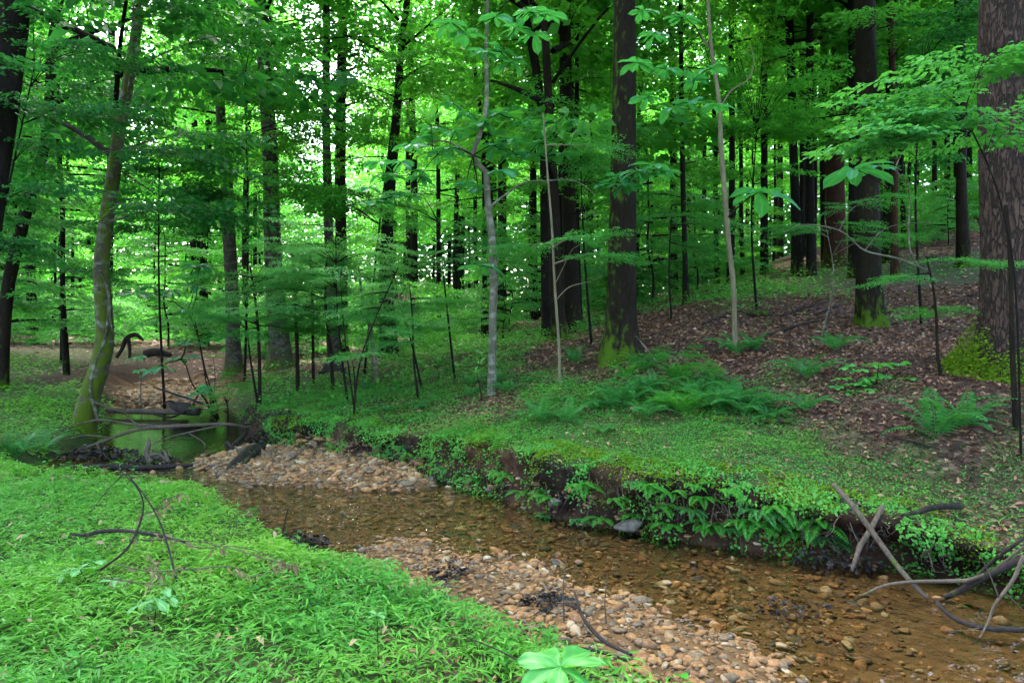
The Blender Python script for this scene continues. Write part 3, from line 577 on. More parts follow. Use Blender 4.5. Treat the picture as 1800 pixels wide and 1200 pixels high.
T("biggest dark trunk mid picture, wide base coated in bright moss", "tree", 'bark', 11, [(1098,-15),(1098,100),(1097,200),(1095,350),(1093,470),(1092,560),(1091,634)], [38,40,42,46,50,54,68], crown=2, moss=(.22,.95), mbase=.06, lobes=.75, seg=28, side=1.6, rough=.04, nb=0, cs=1.5)
T("slim dark tree standing clear just right of the biggest trunk", "tree", 'barkd', 19, [(1196,-10),(1198,150),(1200,300),(1204,450),(1206,535)], [8,8,9,9,13], crown=1, nb=5, bz=(3,8))
T("slender pale yellowish tree curving up from the brown slope", "tree", 'barky', 10.5, [(1243,-15),(1250,80),(1264,180),(1267,250),(1273,330),(1280,420),(1289,500),(1291,560),(1292,625)], [5,6,7,8,9,9,9,9,11], top=9, moss=(.2,.1), lobes=.1,
  extra=[dict(p=[(1266,190),(1285,160),(1315,140),(1325,110),(1320,80)], w=[3,3,2.5,2,1]), dict(p=[(1251,90),(1230,60),(1215,35),(1200,20)], w=[3,2,2,1])])
T("dark straight trunk left of the reddish one near the crest", "tree", 'barkd', 22, [(1385,-10),(1390,100),(1394,250),(1398,350),(1401,478)], [13,14,14,15,20], crown=0, nb=6, bz=(3,9))
T("red-brown thick trunk with peeling bark on the crest", "tree", 'barkr', 24, [(1476,-10),(1478,100),(1471,200),(1468,300),(1468,445)], [30,30,30,30,38], crown=2, nb=5, bz=(4,9))
T("dark trunk half hidden between red-brown trunk and mossy footed trunk", "tree", 'barkd', 20, [(1498,-10),(1499,150),(1500,300),(1500,468)], [14,14,15,18], crown=1)
T("thick dark trunk with mossy spreading foot alone on the brown slope", "tree", 'bark', 13.5, [(1520,-15),(1522,100),(1522,200),(1523,300),(1525,400),(1527,490),(1531,572)], [33,34,36,38,40,42,50], crown=0, moss=(.35,.8), mbase=.05, lobes=.6, seg=22, nb=3, bz=(4,8))
T("light brown slim trunk just right of the mossy footed slope tree", "tree", 'barkr', 19, [(1566,-10),(1570,200),(1573,300),(1572,400),(1574,500)], [10,10,11,12,16], crown=1, nb=4, bz=(3,8))
T("dark trunk with mossy foot on the crest left of the scaly pine", "tree", 'bark', 20, [(1686,-10),(1690,200),(1690,330),(1694,466)], [15,16,17,24], crown=2, nb=5, bz=(3,8), moss=(.4,.7))
pn = T("massive pine with purplish scaly plated bark and mossy foot at the right edge", "pine tree", 'pine', 8, [(1786,-20),(1784,100),(1785,200),(1788,300),(1790,400),(1790,500),(1790,575),(1790,648)], [108,109,110,112,112,114,120,140], crown=0, lobes=.3, seg=64, rough=.03, name="pine_tree", top=20, cs=1.4)
# moss cushion round the pine's foot: a part of its own
b0 = np.array(pn.location); mm = MB(); n = 9000; a = rng.uniform(2.4, 6.6, n); rr = rng.uniform(.42, .80, n) ** 1 ; hh = np.clip(.62 - (rr - .42) * 1.75, 0, 1) * rng.uniform(.1, 1.0, n) * (.5 + .8 * vnoise(a * 3, rr * 4, 5))
p = np.stack([np.cos(a) * rr, np.sin(a) * rr, np.zeros(n)], -1); p[:, 2] = zg(b0[0] + p[:, 0], b0[1] + p[:, 1]) - b0[2] + hh * .9
V, F = leaves4(p, rand_dir(n, (-.8, .6)), rand_dir(n, (0, 1.4)), rng.uniform(.02, .05, n), .018); mm.add(V, F); obj("moss", mm.mesh("moss", M['moss']), pn)

# ---- thin saplings in the middle distance
def stem(label, Yd, pts, w0, w1, mat='bark', nb=0, leafm='leafb', bz=(.5, 3), bl=(.5, 1.0), bs=.7, top=None, tpls=None, name="sapling", extra=(), group=None):
    n = len(pts); t_ = P(*pts[0], Yd)[2]; 
    return T(label, "sapling", mat, Yd, pts, list(np.linspace(w0, w1, n)), top=top or t_, moss=(.2, .2), lobes=.1, seg=7, leafm=leafm, nb=nb, bz=bz, bl=bl, bs=bs, tpls=tpls or TPLS, name=name, rough=.08, extra=extra, group=group)
stem("thin mossy stem nearest the pool's right bank, bare at its foot", 12.5, [(440,470),(448,520),(455,600),(457,685)], 3, 7, nb=9, bz=(1.2,2.4), bl=(.5,1.0))
stem("thin straight sapling stem rising from the grass right of the pool", 13.5, [(512,430),(519,520),(522,600),(524,676)], 4, 8, nb=8, bz=(1.2,3.0))
stem("shorter thin stem between two saplings on the grassy bank", 14.5, [(545,440),(549,540),(551,670)], 3, 6, nb=8, bz=(1.0,2.6))
stem("dark leaning stem growing by the black root stump", 13, [(575,440),(572,530),(580,610),(586,692)], 3, 7, nb=8, bz=(1.2,2.8))
stem("forked thin bare shoots rising from the right bank grass", 10.5, [(700,470),(660,560),(632,640),(622,712)], 2, 4, nb=5, bz=(.9,2.0), bl=(.3,.7), bs=.5, extra=[dict(p=[(622,712),(612,640),(603,560),(598,480)], w=[4,3,2,1]), dict(p=[(624,712),(622,650),(610,600)], w=[3,2,1])])
stem("speckled pale stem leaning in front of the blackish flared tree", 14, [(630,470),(640,540),(652,580),(662,640)], 4, 9, mat='barkp', nb=6, bz=(1,2.2))
stem("thin mossy stem leaning over the fern patch below the birdless clearing".replace("birdless ", ""), 11, [(720,500),(725,560),(728,640),(735,690)], 2, 5, nb=6, bz=(.9,1.9), bl=(.4,.8), bs=.6)
stem("very thin pale stem with curling twigs among the ferns", 9.8, [(955,200),(962,300),(970,400),(975,500),(982,600),(984,682)], 3, 6, mat='barky', nb=4, bz=(1.5,3.6), bl=(.5,.9), extra=[dict(p=[(975,530),(1000,505),(1035,495),(1060,485)], w=[2,2,1,1]), dict(p=[(975,500),(990,470),(1005,440),(1020,430)], w=[2,1.5,1,1])])
stem("knotty dark little sapling on the slope left of the pine", 8, [(1628,450),(1640,505),(1646,560),(1648,620),(1653,668)], 3, 6, nb=3, bz=(.8,1.4), bl=(.3,.6), bs=.5)
stem("smooth thin grey stem standing in front of the pine", 6.6, [(1768,360),(1776,450),(1778,560),(1781,650),(1786,705)], 6, 10, nb=0, mat='bark')
stem("thin stem by the litter crest right of the yellowish tree", 15, [(1180,380),(1176,470),(1180,560)], 2, 4, nb=6, bz=(.8,2.6))

# ------------------------------------------------------------------ background forest: every tree is copied with its trunk and crown
rgf = np.random.default_rng(21)
def bg_proto(H, r, cz, Rm, nl, tp, s, lean, mats, trunk):
    pts = [(0, 0, -.4)] + [(lean * (z / H) ** 2 + rgf.normal(0, .05), rgf.normal(0, .05), z) for z in np.linspace(.0, H, 7)]
    tm = MB(); tube(tm, pts, [r * 1.5, r * 1.35, r, r * .93, r * .85, r * .72, r * .5, r * .1], 9, 3, .05, moss=mossfn(0, .5, .4))
    wd, lf = gen_crown(rgf, H - cz, Rm, nl, tp, s, 6, .045, cz, layered=True, shape=.9)
    for k in list(wd.F): pass
    W = MB(); W.add(np.concatenate(wd.V), *[np.concatenate(f) for f in wd.F.values()])
    tm.add(W.V[0], *[f[0] for f in W.F.values()])
    return tm.mesh("trunk", M[trunk]), [lf.mesh("crown", M[m]) for m in mats]
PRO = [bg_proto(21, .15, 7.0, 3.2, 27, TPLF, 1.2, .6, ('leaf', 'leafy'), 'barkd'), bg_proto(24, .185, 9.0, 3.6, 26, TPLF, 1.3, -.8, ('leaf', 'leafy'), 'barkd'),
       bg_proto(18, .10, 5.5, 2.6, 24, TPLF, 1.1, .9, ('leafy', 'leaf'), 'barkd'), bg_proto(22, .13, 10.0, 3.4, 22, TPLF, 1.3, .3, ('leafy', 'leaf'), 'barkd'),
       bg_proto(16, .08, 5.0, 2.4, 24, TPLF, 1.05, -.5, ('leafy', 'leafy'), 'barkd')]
UND = [bg_proto(4.5, .03, .9, 1.7, 17, TPL, .9, .3, ('leafb', 'leaf'), 'bark'), bg_proto(6.5, .045, 1.3, 2.1, 20, TPL, 1.0, -.3, ('leafb', 'leafy'), 'barkd'), bg_proto(3.2, .02, .6, 1.2, 15, TPL, .75, .2, ('leafb', 'leafy'), 'bark')]
def plant_tree(pro, x, y, sc_, lab, cat, grp, mi=0, name="tree"):
    z = float(zg(x, y)); r = empty(name, (x, y, z), rgf.uniform(0, 6.28), sc_); tag(r, lab, cat, grp)
    obj("trunk", pro[0], r); obj("crown", pro[1][mi], r); return r
placed = []
def region(u):
    return 0 if u < -.38 else 1 if u < .05 else 2
TL = ["slim forest tree among the crowded trunks far behind the pool and left bank", "slim forest tree in the crowded wood behind the middle of the picture", "slim forest tree among the many thin trunks beyond the right hillside"]
TG = ["crowded trees far behind the pool", "crowded trees behind the middle", "crowded trees beyond the right hillside"]
def holes(u, y):     # sightlines of the bright gaps in the canopy
    return ((abs(u + .275) < .045 + 2.2 / y) and y > 21) or ((abs(u + .53) < .03 + 1.2 / y) and y > 28)
tries = 0
while len(placed) < 262 and tries < 20000:
    tries += 1; y = 21 + 62 * rgf.random() ** .85; u = rgf.uniform(-1.0, .95)
    if holes(u, y): continue
    x = u * y
    if any((x - a) ** 2 + (y - b) ** 2 < (1.35 + y * .017) ** 2 for a, b in placed): continue
    if y < 30 and -.56 < u < -.25 and y < 27: continue
    placed.append((x, y)); k = rgf.choice(5, p=[.18, .24, .16, .28, .14]); rr = region(u)
    plant_tree(PRO[k], x, y, rgf.uniform(.8, 1.15), TL[rr], "tree", TG[rr], 1 if (y > 40) != (k > 1) else 0)
UL = ["leafy understory sapling with layered green sprays in the wood left of the pool", "leafy understory sapling with layered green sprays behind the middle bank", "leafy understory sapling with layered green sprays beyond the hillside crest"]
cnt = 0; tries = 0; pu = []
while cnt < 50 and tries < 9000:
    tries += 1; y = 14 + 46 * rgf.random() ** 1.1; u = rgf.uniform(-.95, .9); x = u * y
    if u > -.62 and u < -.3 and y < 24: continue
    if u > .0 and y < 19 + 8 * u: continue
    if u > -.3 and u <= 0 and y < 17: continue
    if DcS(x, y) < 1: continue
    if any((x - a) ** 2 + (y - b) ** 2 < (1.3 + y * .02) ** 2 for a, b in pu): continue
    pu.append((x, y)); cnt += 1; rr = region(u)
    plant_tree(UND[rgf.integers(3)], x, y, rgf.uniform(.75, 1.35), UL[rr], "sapling", ["understory left of the pool", "understory behind the middle", "understory beyond the crest"][rr], int(y > 30), "sapling")
SHR = [gen_crown(rgf, 1.3, 1.0, 16, TPL, .7, 5, .012, .15, layered=True, shape=.9) for _ in range(3)]
SHR = [(w_.mesh("stems", M['barkd']), l_.mesh("leaves", M['leafy' if i == 1 else 'leafb'])) for i, (w_, l_) in enumerate(SHR)]
cnt = 0; tries = 0; ps = []
while cnt < 70 and tries < 5000:
    tries += 1; y = 19 + 34 * rgf.random(); u = rgf.uniform(-.85, .8); x = u * y
    if (u > .02 and y < 24 + 8 * u) or DcS(x, y) < 2 or (u < -.3 and y < 23) or any((x - a) ** 2 + (y - b) ** 2 < 2.2 for a, b in ps): continue
    ps.append((x, y)); cnt += 1; rr = region(u); k = rgf.integers(3); r = empty("shrub", (x, y, float(zg(x, y)) - .05), rgf.uniform(0, 6.28), rgf.uniform(.8, 1.7))
    tag(r, ["low leafy shrub on the wood floor beyond the pool", "low leafy shrub on the wood floor behind the middle bank", "low leafy shrub beyond the hillside crest"][rr], "shrub", ["shrubs beyond the pool", "shrubs behind the middle bank", "shrubs beyond the crest"][rr])
    obj("stems", SHR[k][0], r); obj("leaves", SHR[k][1], r)
# trees flanking the view, partly outside it
for i, (x, y, k, s_) in enumerate([(-13.5, 15.5, 0, .9), (-17, 20, 2, .9), (-11.5, 17.5, 4, .8), (17.5, 20, 1, .8), (14.5, 22, 2, .9), (11.5, 24.5, 4, .9), (-9.3, 26, 3, .9), (-14.2, 24, 0, .85)]):
    plant_tree(PRO[k], x, y, s_, ["dark leafy tree rising at the far left of the picture", "leafy tree of the left wood with foliage hanging low", "young leafy tree between the left bank and wood", "dark leafy tree beside the pine on the hilltop", "thin leafy tree on the crest left of the pine", "thin leafy tree on the crest between reddish trunk and pine",
      "tall thin tree directly behind the fallen black arched branch", "leafy tree behind the left leaf covered slope"][i], "tree", None, 0)
# more of the wood around the photographer: unseen trees added to dim the foreground
for i, (x, y, k, s_) in enumerate([(-9, -2, 1, 1), (-3.5, -5, 0, 1), (3, -3.5, 3, 1), (8, -5, 1, 1), (8.5, 1.5, 0, 1), (11.5, 6.5, 1, 1), (13, 11.5, 0, 1), (-12, 3.5, 3, 1), (-15, 9, 1, 1), (-11, -8, 0, 1.1), (0, -11, 1, 1.1), (12, -10, 1, 1), (17, 2, 1, 1.1)]):
    plant_tree(PRO[k], x, y, s_, "unseen tall forest tree around the viewpoint, added to shade the foreground", "tree", "trees around the viewpoint", 0)
# the far wood that reads as one mass
n = 230000; u = rgf.uniform(-1.05, 1.05, n); y = rgf.uniform(76, 118, n); x = u * y; z = zg(x, y) + 34 * rgf.random(n) ** 1.15
dn = vnoise(u * 26, z * .28, 3) * .6 + vnoise(u * 60, z * .8, 4) * .4
el = (z - CAMZ) / y; hole = 1.3 * np.exp(-((u + .275) / .06) ** 2) * sstep(.20, .30, el) + .9 * np.exp(-((u + .53) / .05) ** 2) * sstep(.22, .28, el) + .5 * sstep(.25, .45, el)
k = (dn > .22 + .6 * hole) | ((el < .24) & (dn > .03)); p = np.stack([x, y, z], -1)[k]; m = len(p)
V, F = leaves4(p, rand_dir(m, (-.5, .3)), nrm(UPZ + rgf.normal(0, .5, (m, 3))), rgf.uniform(.5, 1.1, m), rgf.uniform(.35, .7, m))
mb = MB(); mb.add(V, F); tag(obj("distant_wood", mb.mesh("distant_wood", M['leafd'])), "green mass of far off forest foliage, leaf colour darkened for the shade inside", "forest", kind="stuff")  # dark leaf colour stands in for the shade inside the far wood

# ------------------------------------------------------------------ large leaved whorls (umbrella magnolia)
def bigleaf(L, W, rg, droop=.25, nt=9, ns=4):
    t = np.linspace(0, 1, nt); prof = (t ** .75) * np.clip(1 - t ** 5.5, 0, 1) ** .8 * (1 - .0 * t); prof = prof / prof.max(); prof[0] = .04
    s = np.linspace(-1, 1, 2 * ns + 1); TT, SS = np.meshgrid(t, s, indexing='ij'); ph = rg.uniform(0, 6)
    x = TT * L; y = SS * prof[:, None] * W / 2; z = abs(SS) * W * .14 * prof[:, None] - droop * L * TT ** 2 + .02 * W * np.sin(TT * 38 - abs(SS) * 5 + ph) * abs(SS) + .05 * W * np.sin(SS * 3 + TT * 6 + ph)
    V = np.stack([x, y, z], -1).reshape(-1, 3); c = 2 * ns + 1; i = (np.arange(nt - 1)[:, None] * c + np.arange(2 * ns)).ravel()
    rib = np.exp(-(SS / .10) ** 2) + .45 * (np.cos(TT * 42 - abs(SS) * 9) > .8); return V, np.c_[i, i + c, i + c + 1, i + 1], rib.ravel()
def whorl(mb, c, L, n, rg, tilt=0.0, droop=.3, wr=.42, az0=0.0):
    for i in range(n):
        az = az0 + i * 2 * np.pi / n + rg.normal(0, .15); e = tilt + rg.normal(0, .14); l = L * rg.uniform(.65, 1.1)
        V, F, rib = bigleaf(l, l * wr, rg, droop * rg.uniform(.6, 1.3)); d = np.array([math.cos(az) * math.cos(e), math.sin(az) * math.cos(e), math.sin(e)])
        y = nrm(np.cross(UPZ, d)); z = np.cross(d, y); rl = rg.normal(0, .25); y, z = y * math.cos(rl) + z * math.sin(rl), z * math.cos(rl) - y * math.sin(rl)
        mb.add(c + V[:, :1] * d + V[:, 1:2] * y + V[:, 2:] * z, F, rib=rib)
def bigleafmat(name, a, b, tr):
    t = NT(name); g = t.n("NewGeometry"); at = t.n("Attribute", attribute_name="rib"); c = t.ramp(g.outputs["Random Per Island"], [(0, a), (1, b)])
    c = t.mix(t.math('MULTIPLY', at.outputs["Fac"], .55), c, tuple(min(1, q * 2.2 + .03) for q in b)); bp = t.n("Bump", i_Strength=.4, i_Distance=.004, i_Height=at.outputs["Fac"])
    p = t.n("BsdfPrincipled", i_Base_Color=c, i_Roughness=.5, i_Specular_IOR_Level=.4, i_Normal=bp.outputs[0]); q = t.n("BsdfTranslucent"); q.inputs[0].default_value = (*tr, 1)
    m = t.n("MixShader"); m.inputs[0].default_value = .38; t.link(p.outputs[0], m.inputs[1]); t.link(q.outputs[0], m.inputs[2]); t.link(m.outputs[0], t.out.inputs[0]); return t.m
M['big'] = bigleafmat('magnolia_leaf', (.02, .14, .06), (.035, .19, .075), (.08, .42, .06)); M['bigp'] = bigleafmat('pale_seedling_leaf', (.06, .22, .06), (.09, .28, .08), (.12, .4, .07)); M['bign'] = bigleafmat('young_magnolia_leaf', (.045, .22, .045), (.08, .30, .055), (.16, .5, .05))
def bigplant(label, Yd, base, heads, L, mat='big', stemmat='bark', sw=4, wr=.42, name="magnolia_sapling", cat="sapling", n=8, droop=.3, tilt=0.0, attach=None):
    rg = np.random.default_rng(int(base[0] * 7 + Yd * 13)); b = P(base[0], base[1], Yd) if attach else None
    if b is None: x = (base[0] - 900) / FPX * Yd; b = np.array([x, Yd, float(zg(x, Yd))])
    root = empty(name, b); tag(root, label, cat); st, lf = MB(), MB(); nodes = [np.zeros(3)]
    heads = sorted(heads, key=lambda h: math.hypot(h[0] - base[0], h[1] - base[1]))
    for h in heads:
        px, py = h[0], h[1]; dy = h[2] if len(h) > 2 else 0; s = h[3] if len(h) > 3 else 1; c = P(px, py, Yd + dy) - b
        mid = c * .5 + np.array([rg.normal(0, .04), 0, rg.uniform(.0, .08)]) * np.linalg.norm(c)
        r = sw * Yd / FPX / 2; q0 = min(nodes, key=lambda q_: np.linalg.norm(q_ - c) + .35 * np.linalg.norm(q_)); dq = c - q0; rr_ = r * (1 if q0 is nodes[0] else .6)
        tube(st, [q0 - UPZ * .01, q0 + dq * .3 + rg.normal(0, .03, 3) * np.linalg.norm(dq), q0 + dq * .7 + UPZ * .06 * np.linalg.norm(dq), c], [rr_, rr_ * .85, rr_ * .7, rr_ * .45], 6, 5, moss=0.0); nodes.append(c)
        whorl(lf, c, L * s, n, rg, tilt, droop, wr, rg.uniform(0, 6))
    obj("stem", st.mesh("stem", M[stemmat]), root); obj("leaves", lf.mesh("leaves", M[mat]), root); return root
B = bigplant
B("young magnolia with big pale green leaves at the bottom edge of the photo", 2.75, (985, 1230), [(985, 1172)], .25, 'bign', sw=5, wr=.52, n=7, droop=.25, tilt=.15)
B("large leaved sapling with wide whorls behind the pool, left stem", 15.5, (385, 700), [(262,505,-.5),(300,510,.3),(240,515),(335,480,.5),(285,520),(350,465,.4),(330,545,0,.9),(345,500,.6)], .42, sw=3)
B("leaning large leaved sapling rising over the pool from its right bank", 14, (385, 705), [(318,630),(285,645,.3),(330,600,.5),(365,680,-.3,.7),(350,690,0,.7)], .38, sw=5)
B("small large leaved seedling with one bare crooked stem at the pool head", 15, (252, 695), [(238,628,0,.8),(245,650,.2,.7)], .28, sw=3, stemmat='barkp')
B("thin sapling topped by one wide leaf whorl between pool and grey trunk", 15, (375, 660), [(337,545),(352,468,.5)], .38, sw=3)
B("single large leaf whorl reaching in front of the pale crooked tree", 10.1, (866, 470), [(843,468)], .38, sw=3, n=6, attach=True, name="leaf_whorl", cat="branch")
B("whorl of drooping large leaves crossing the pale yellowish tree", 8.0, (1280, 380), [(1335,338)], .42, sw=3, n=7, attach=True, name="leaf_whorl", cat="branch", droop=.35)
B("whorl of large leaves hanging before the thick mossy footed slope trunk", 8.0, (1560, 330), [(1500,298,0,1.1),(1545,292,.2,.8)], .40, sw=2, n=7, attach=True, name="leaf_whorl", cat="branch", droop=.35)
B("spray of large leaves crossing the biggest trunk at mid height", 9.6, (1020, 318), [(1085,312),(1120,302,-.2),(1150,290,-.3),(1060,325,.2,.7),(1100,325,-.1),(1135,305,.1),(1165,300,-.1,.8)], .33, sw=3, attach=True, name="leafy_branch", cat="branch")
B("branching magnolia crown with many large drooping leaves left of the pale crooked tree", 10.3, (832, 272), [(665,285),(690,310,.3),(720,255,-.2),(690,345,.2),(760,225,.4),(790,260),(740,310,.2),(820,200,.5),(880,200,.3),(900,245),(930,270,.4),(880,300,-.2),(840,330,.3),(960,215,.5),(650,330,.4),(790,180,.6),(705,285,.1),(735,300,.2),(675,305,.1),(770,270,.3),(800,230,.1),(850,215,.2),(905,270,.1),(950,250,.2),(990,270,.3),(870,255,.1),(820,320,-.1),(720,345,.1),(920,215,.4),(1000,215,.4),(750,240,.2),(660,355,.2)], .27, sw=3, attach=True, name="leafy_branch", cat="branch")
B("bright lime green young whorl of leaves standing upright in the canopy gap", 9.6, (760, 262), [(757,215)], .28, 'bign', sw=2, n=8, attach=True, tilt=.7, droop=.1, name="leaf_whorl", cat="branch")
B("magnolia leaves hanging at the top edge between the dark leaning tree and biggest trunk", 8.5, (930, -30), [(905,50),(940,60,.3),(880,90,.2),(930,20),(870,30,.4),(820,60,.5),(850,90,.1),(790,40,.3),(960,25,.1),(900,110,.3)], .27, sw=3, attach=True, name="leafy_branch", cat="branch")
B("cluster of magnolia leaves at upper right of the biggest trunk", 8.3, (1230, 60), [(1140,170),(1180,190,.2),(1220,140,.3),(1150,60,.5),(1200,30,.2),(1260,185,-.3),(1120,110,.1),(1170,120,.2),(1210,180,.1),(1130,20,.1),(1250,120,.2)], .25, sw=2, attach=True, name="leafy_branch", cat="branch")
B("bright yellow green upright seedling at the foot of the pale crooked tree", 10.2, (846, 665), [(843,640,0,.9),(846,622,0,.7),(838,655,.05,.9)], .17, 'bign', sw=2, n=5, wr=.3, tilt=.6, droop=.15, name="seedling", cat="seedling")
B("lime green seedling near the grassy right bank of the pool", 15.5, (378, 690), [(375,628,0,.9),(378,655,0,.8)], .3, 'bign', sw=2, n=6, wr=.3, tilt=.4, name="seedling", cat="seedling")
B("pale three leaved seedling standing in the grass below the dead twigs, left", 3.9, (165, 1040), [(140,1000),(165,988,.1),(200,1020,-.05),(110,1008,.05)], .11, 'bigp', sw=2, n=4, wr=.42, tilt=.1, name="seedling", cat="seedling")
B("pale broad leaved seedling under the brown dead leaves", 3.5, (272, 1085), [(275,1055),(250,1060,.05),(300,1050,.05)], .12, 'bigp', sw=2, n=4, wr=.42, tilt=.1, name="seedling", cat="seedling")
B("small pale seedling in the grass near the gravel", 3.1, (668, 1120), [(662,1080)], .075, 'bigp', sw=2, n=4, wr=.5, tilt=.1, name="seedling", cat="seedling")
B("round bush with broad mid green leaves on the litter slope", 8.1, (1540, 715), [(1480,665),(1510,650,.1),(1545,640),(1580,665,.1),(1500,690,-.1),(1535,685,-.15),(1565,700,-.1),(1590,690),(1555,660,.2),(1525,665),(1490,645,.2),(1560,640,.2),(1580,640,.15),(1510,675),(1545,705,-.2),(1595,665),(1470,680),(1530,640,.3),(1570,680)], .14, 'bign', sw=2, n=7, wr=.55, name="broadleaf_bush", cat="bush", droop=.2)

# ------------------------------------------------------------------ fine leaved saplings placed in the photo's foreground and middle
def finesap(label, Yd, base, layers, mat='leafb', tp=None, leafs=.8, stemw=5, smat='barkd', attach=False, depth=.8, name="sapling", cat="sapling", dens=1.0, curve=None):
    rg = np.random.default_rng(int(base[0] * 3 + Yd * 31)); tp = tp or TPLS
    x = (base[0] - 900) / FPX * Yd; b = P(base[0], base[1], Yd) if attach else np.array([x, Yd, float(zg(x, Yd))])
    root = empty(name, b); tag(root, label, cat); st, lf = MB(), MB(); r = stemw * Yd / FPX / 2
    ctr = [np.array(P(l[0], l[1], Yd)) - b for l in layers]
    top = ctr[0]; sp = [np.zeros(3) - UPZ * .05] + ([P(a, c, Yd) - b for a, c in curve] if curve else [top * .5 + np.array([rg.normal(0, .08), 0, 0])]) + [top]
    tube(st, sp, list(np.linspace(r, r * .35, len(sp))), 6, 6, moss=0.0); q = catmull(sp, 10)
    for (lx, ly, hw), c in zip(layers, ctr):
        h = hw * Yd / FPX; nbr = max(3, int(h * 5 * dens))
        k = np.argmin(np.linalg.norm(q - (c - UPZ * .25), axis=1)); p0 = q[k]
        for j in range(nbr):
            e = c + np.array([rg.uniform(-1, 1) * h, rg.uniform(-1, 1) * depth * h ** .5, rg.normal(0, .07)]); d = e - p0; L = max(np.linalg.norm(d), .15)
            pts = [p0, p0 + d * .5 + UPZ * .08 * L, e]; tube(st, pts, [r * .35, r * .25, r * .1], 4, 4, cap=False, moss=0.0)
            for tt in (.45, .65, .85, 1.0):
                az = math.atan2(d[1], d[0]) + rg.uniform(-1, 1) * (1.3 if tt < 1 else .3); put(lf, tp[rg.integers(len(tp))], p0 + d * tt + UPZ * .08 * L * (1 - (2 * tt - 1) ** 2), (math.cos(az), math.sin(az), rg.uniform(-.2, .1)), leafs * rg.uniform(.5, 1.0), nrm(UPZ + rg.normal(0, .15, 3)))
    obj("stem", st.mesh("stem", M[smat]), root); obj("leaves", lf.mesh("leaves", M[mat]), root); return root
Fs = finesap
Fs("feathery pale green sapling spreading in layers over the bank right of the pool", 11.5, (612, 690), [(590,400,60),(560,430,80),(640,440,70),(520,465,60),(600,480,90),(680,470,50),(500,510,60),(640,520,60),(470,545,40)], mat='leafp', leafs=.75, dens=1.3)
Fs("feathery sapling left of it, low sprays over the thin mossy stem", 12.5, (455, 690), [(430,520,50),(460,490,50),(420,560,35),(500,440,60)], mat='leafp', leafs=.7)
Fs("fine leaved sapling with brown withered tips below the blackish tree", 12, (742, 650), [(700,530,50),(735,560,40),(650,505,60),(720,480,60)], mat='leafp', leafs=.7)
Fs("light layered sapling before the pale crooked tree's fork", 12, (800, 640), [(770,390,70),(720,360,60),(840,420,50),(790,440,60)], leafs=.8)
Fs("leafy sapling in front of the tall grey brown trunk", 13, (1040, 560), [(1020,260,60),(980,200,60),(1060,215,70),(1040,310,50),(950,170,50)], tp=TPL, leafs=.75)
Fs("dark foliage tree filling the left edge above the bank", 9.5, (-60, 720), [(60,120,110),(130,190,90),(40,240,90),(120,60,110),(60,330,60),(20,420,50)], 'leafd', TPL, .9, 6)
Fs("dark layered sapling behind the mossy leaning tree", 15, (290, 640), [(280,280,80),(320,320,90),(250,340,70),(330,370,70),(290,250,60),(270,400,60)], 'leafd', TPL, 1.0, 5)
Fs("leafy tree between the grey trunks behind the pool", 16, (430, 640), [(430,130,90),(480,180,90),(400,240,80),(520,220,80),(450,300,80),(520,330,70),(380,80,90)], 'leafy', TPL, 1.1, 5)
Fs("leafy tree before the sky gap, sprays reaching right", 15, (640, 630), [(700,130,40),(620,330,60),(690,220,40),(560,350,70),(750,110,60)], 'leaf', TPL, 1.0, 5)
Fs("leafy sapling on the hill crest left of the dark straight trunk", 15, (1330, 560), [(1330,230,80),(1300,130,80),(1380,180,70),(1350,60,80),(1420,120,60),(1310,300,50)], 'leafy', TPL, 1.0, 5)
Fs("fine sapling with pale bare zigzag twigs left of the mossy footed slope trunk", 11.5, (1440, 560), [(1450,385,70),(1400,400,60),(1480,350,60),(1520,420,50)], 'leafb', TPLS, .6, 3, 'barkp', dens=.7)
Fs("dark crowned sapling on the upper right between slope trunk and pine", 13, (1620, 560), [(1620,120,80),(1590,60,80),(1660,60,70),(1640,180,70),(1600,260,50)], 'leafd', TPL, 1.0, 5)
Fs("low green shrub on the bank right of the pool with small round leaves", 13, (400, 700), [(395,690,25),(380,705,20),(425,680,20),(410,668,15)], 'cover', TPLS, .45, 3, name="shrub", cat="shrub")
Fs("thin leafy branching sapling crossing in front of the pine, leaves reaching far left", 6.2, (1795, 700), [(1733,95,40),(1600,235,90),(1670,200,60),(1530,250,70),(1560,185,40),(1780,200,50),(1790,90,40),(1640,150,40)], 'leafb', TPLN, .72, 4, 'barkd', dens=.42, depth=.3, curve=[(1788,560),(1776,430),(1745,310),(1700,205),(1712,150)])
Fs("pale young sprigs with tiny yellow green leaves left of the biggest trunk foot", 9.6, (1165, 660), [(1190,605,18),(1170,625,14),(1210,620,12)], 'fernl', TPLS, .3, 1.5, 'barkp', depth=.2, name="sprig", cat="sprig")
Fs("small yellow green sprig left of the fern by the yellowish tree", 9.2, (1225, 690), [(1225,630,18),(1240,650,14),(1215,665,10)], 'fernl', TPLS, .3, 1.5, 'barkp', depth=.2, name="sprig", cat="sprig")

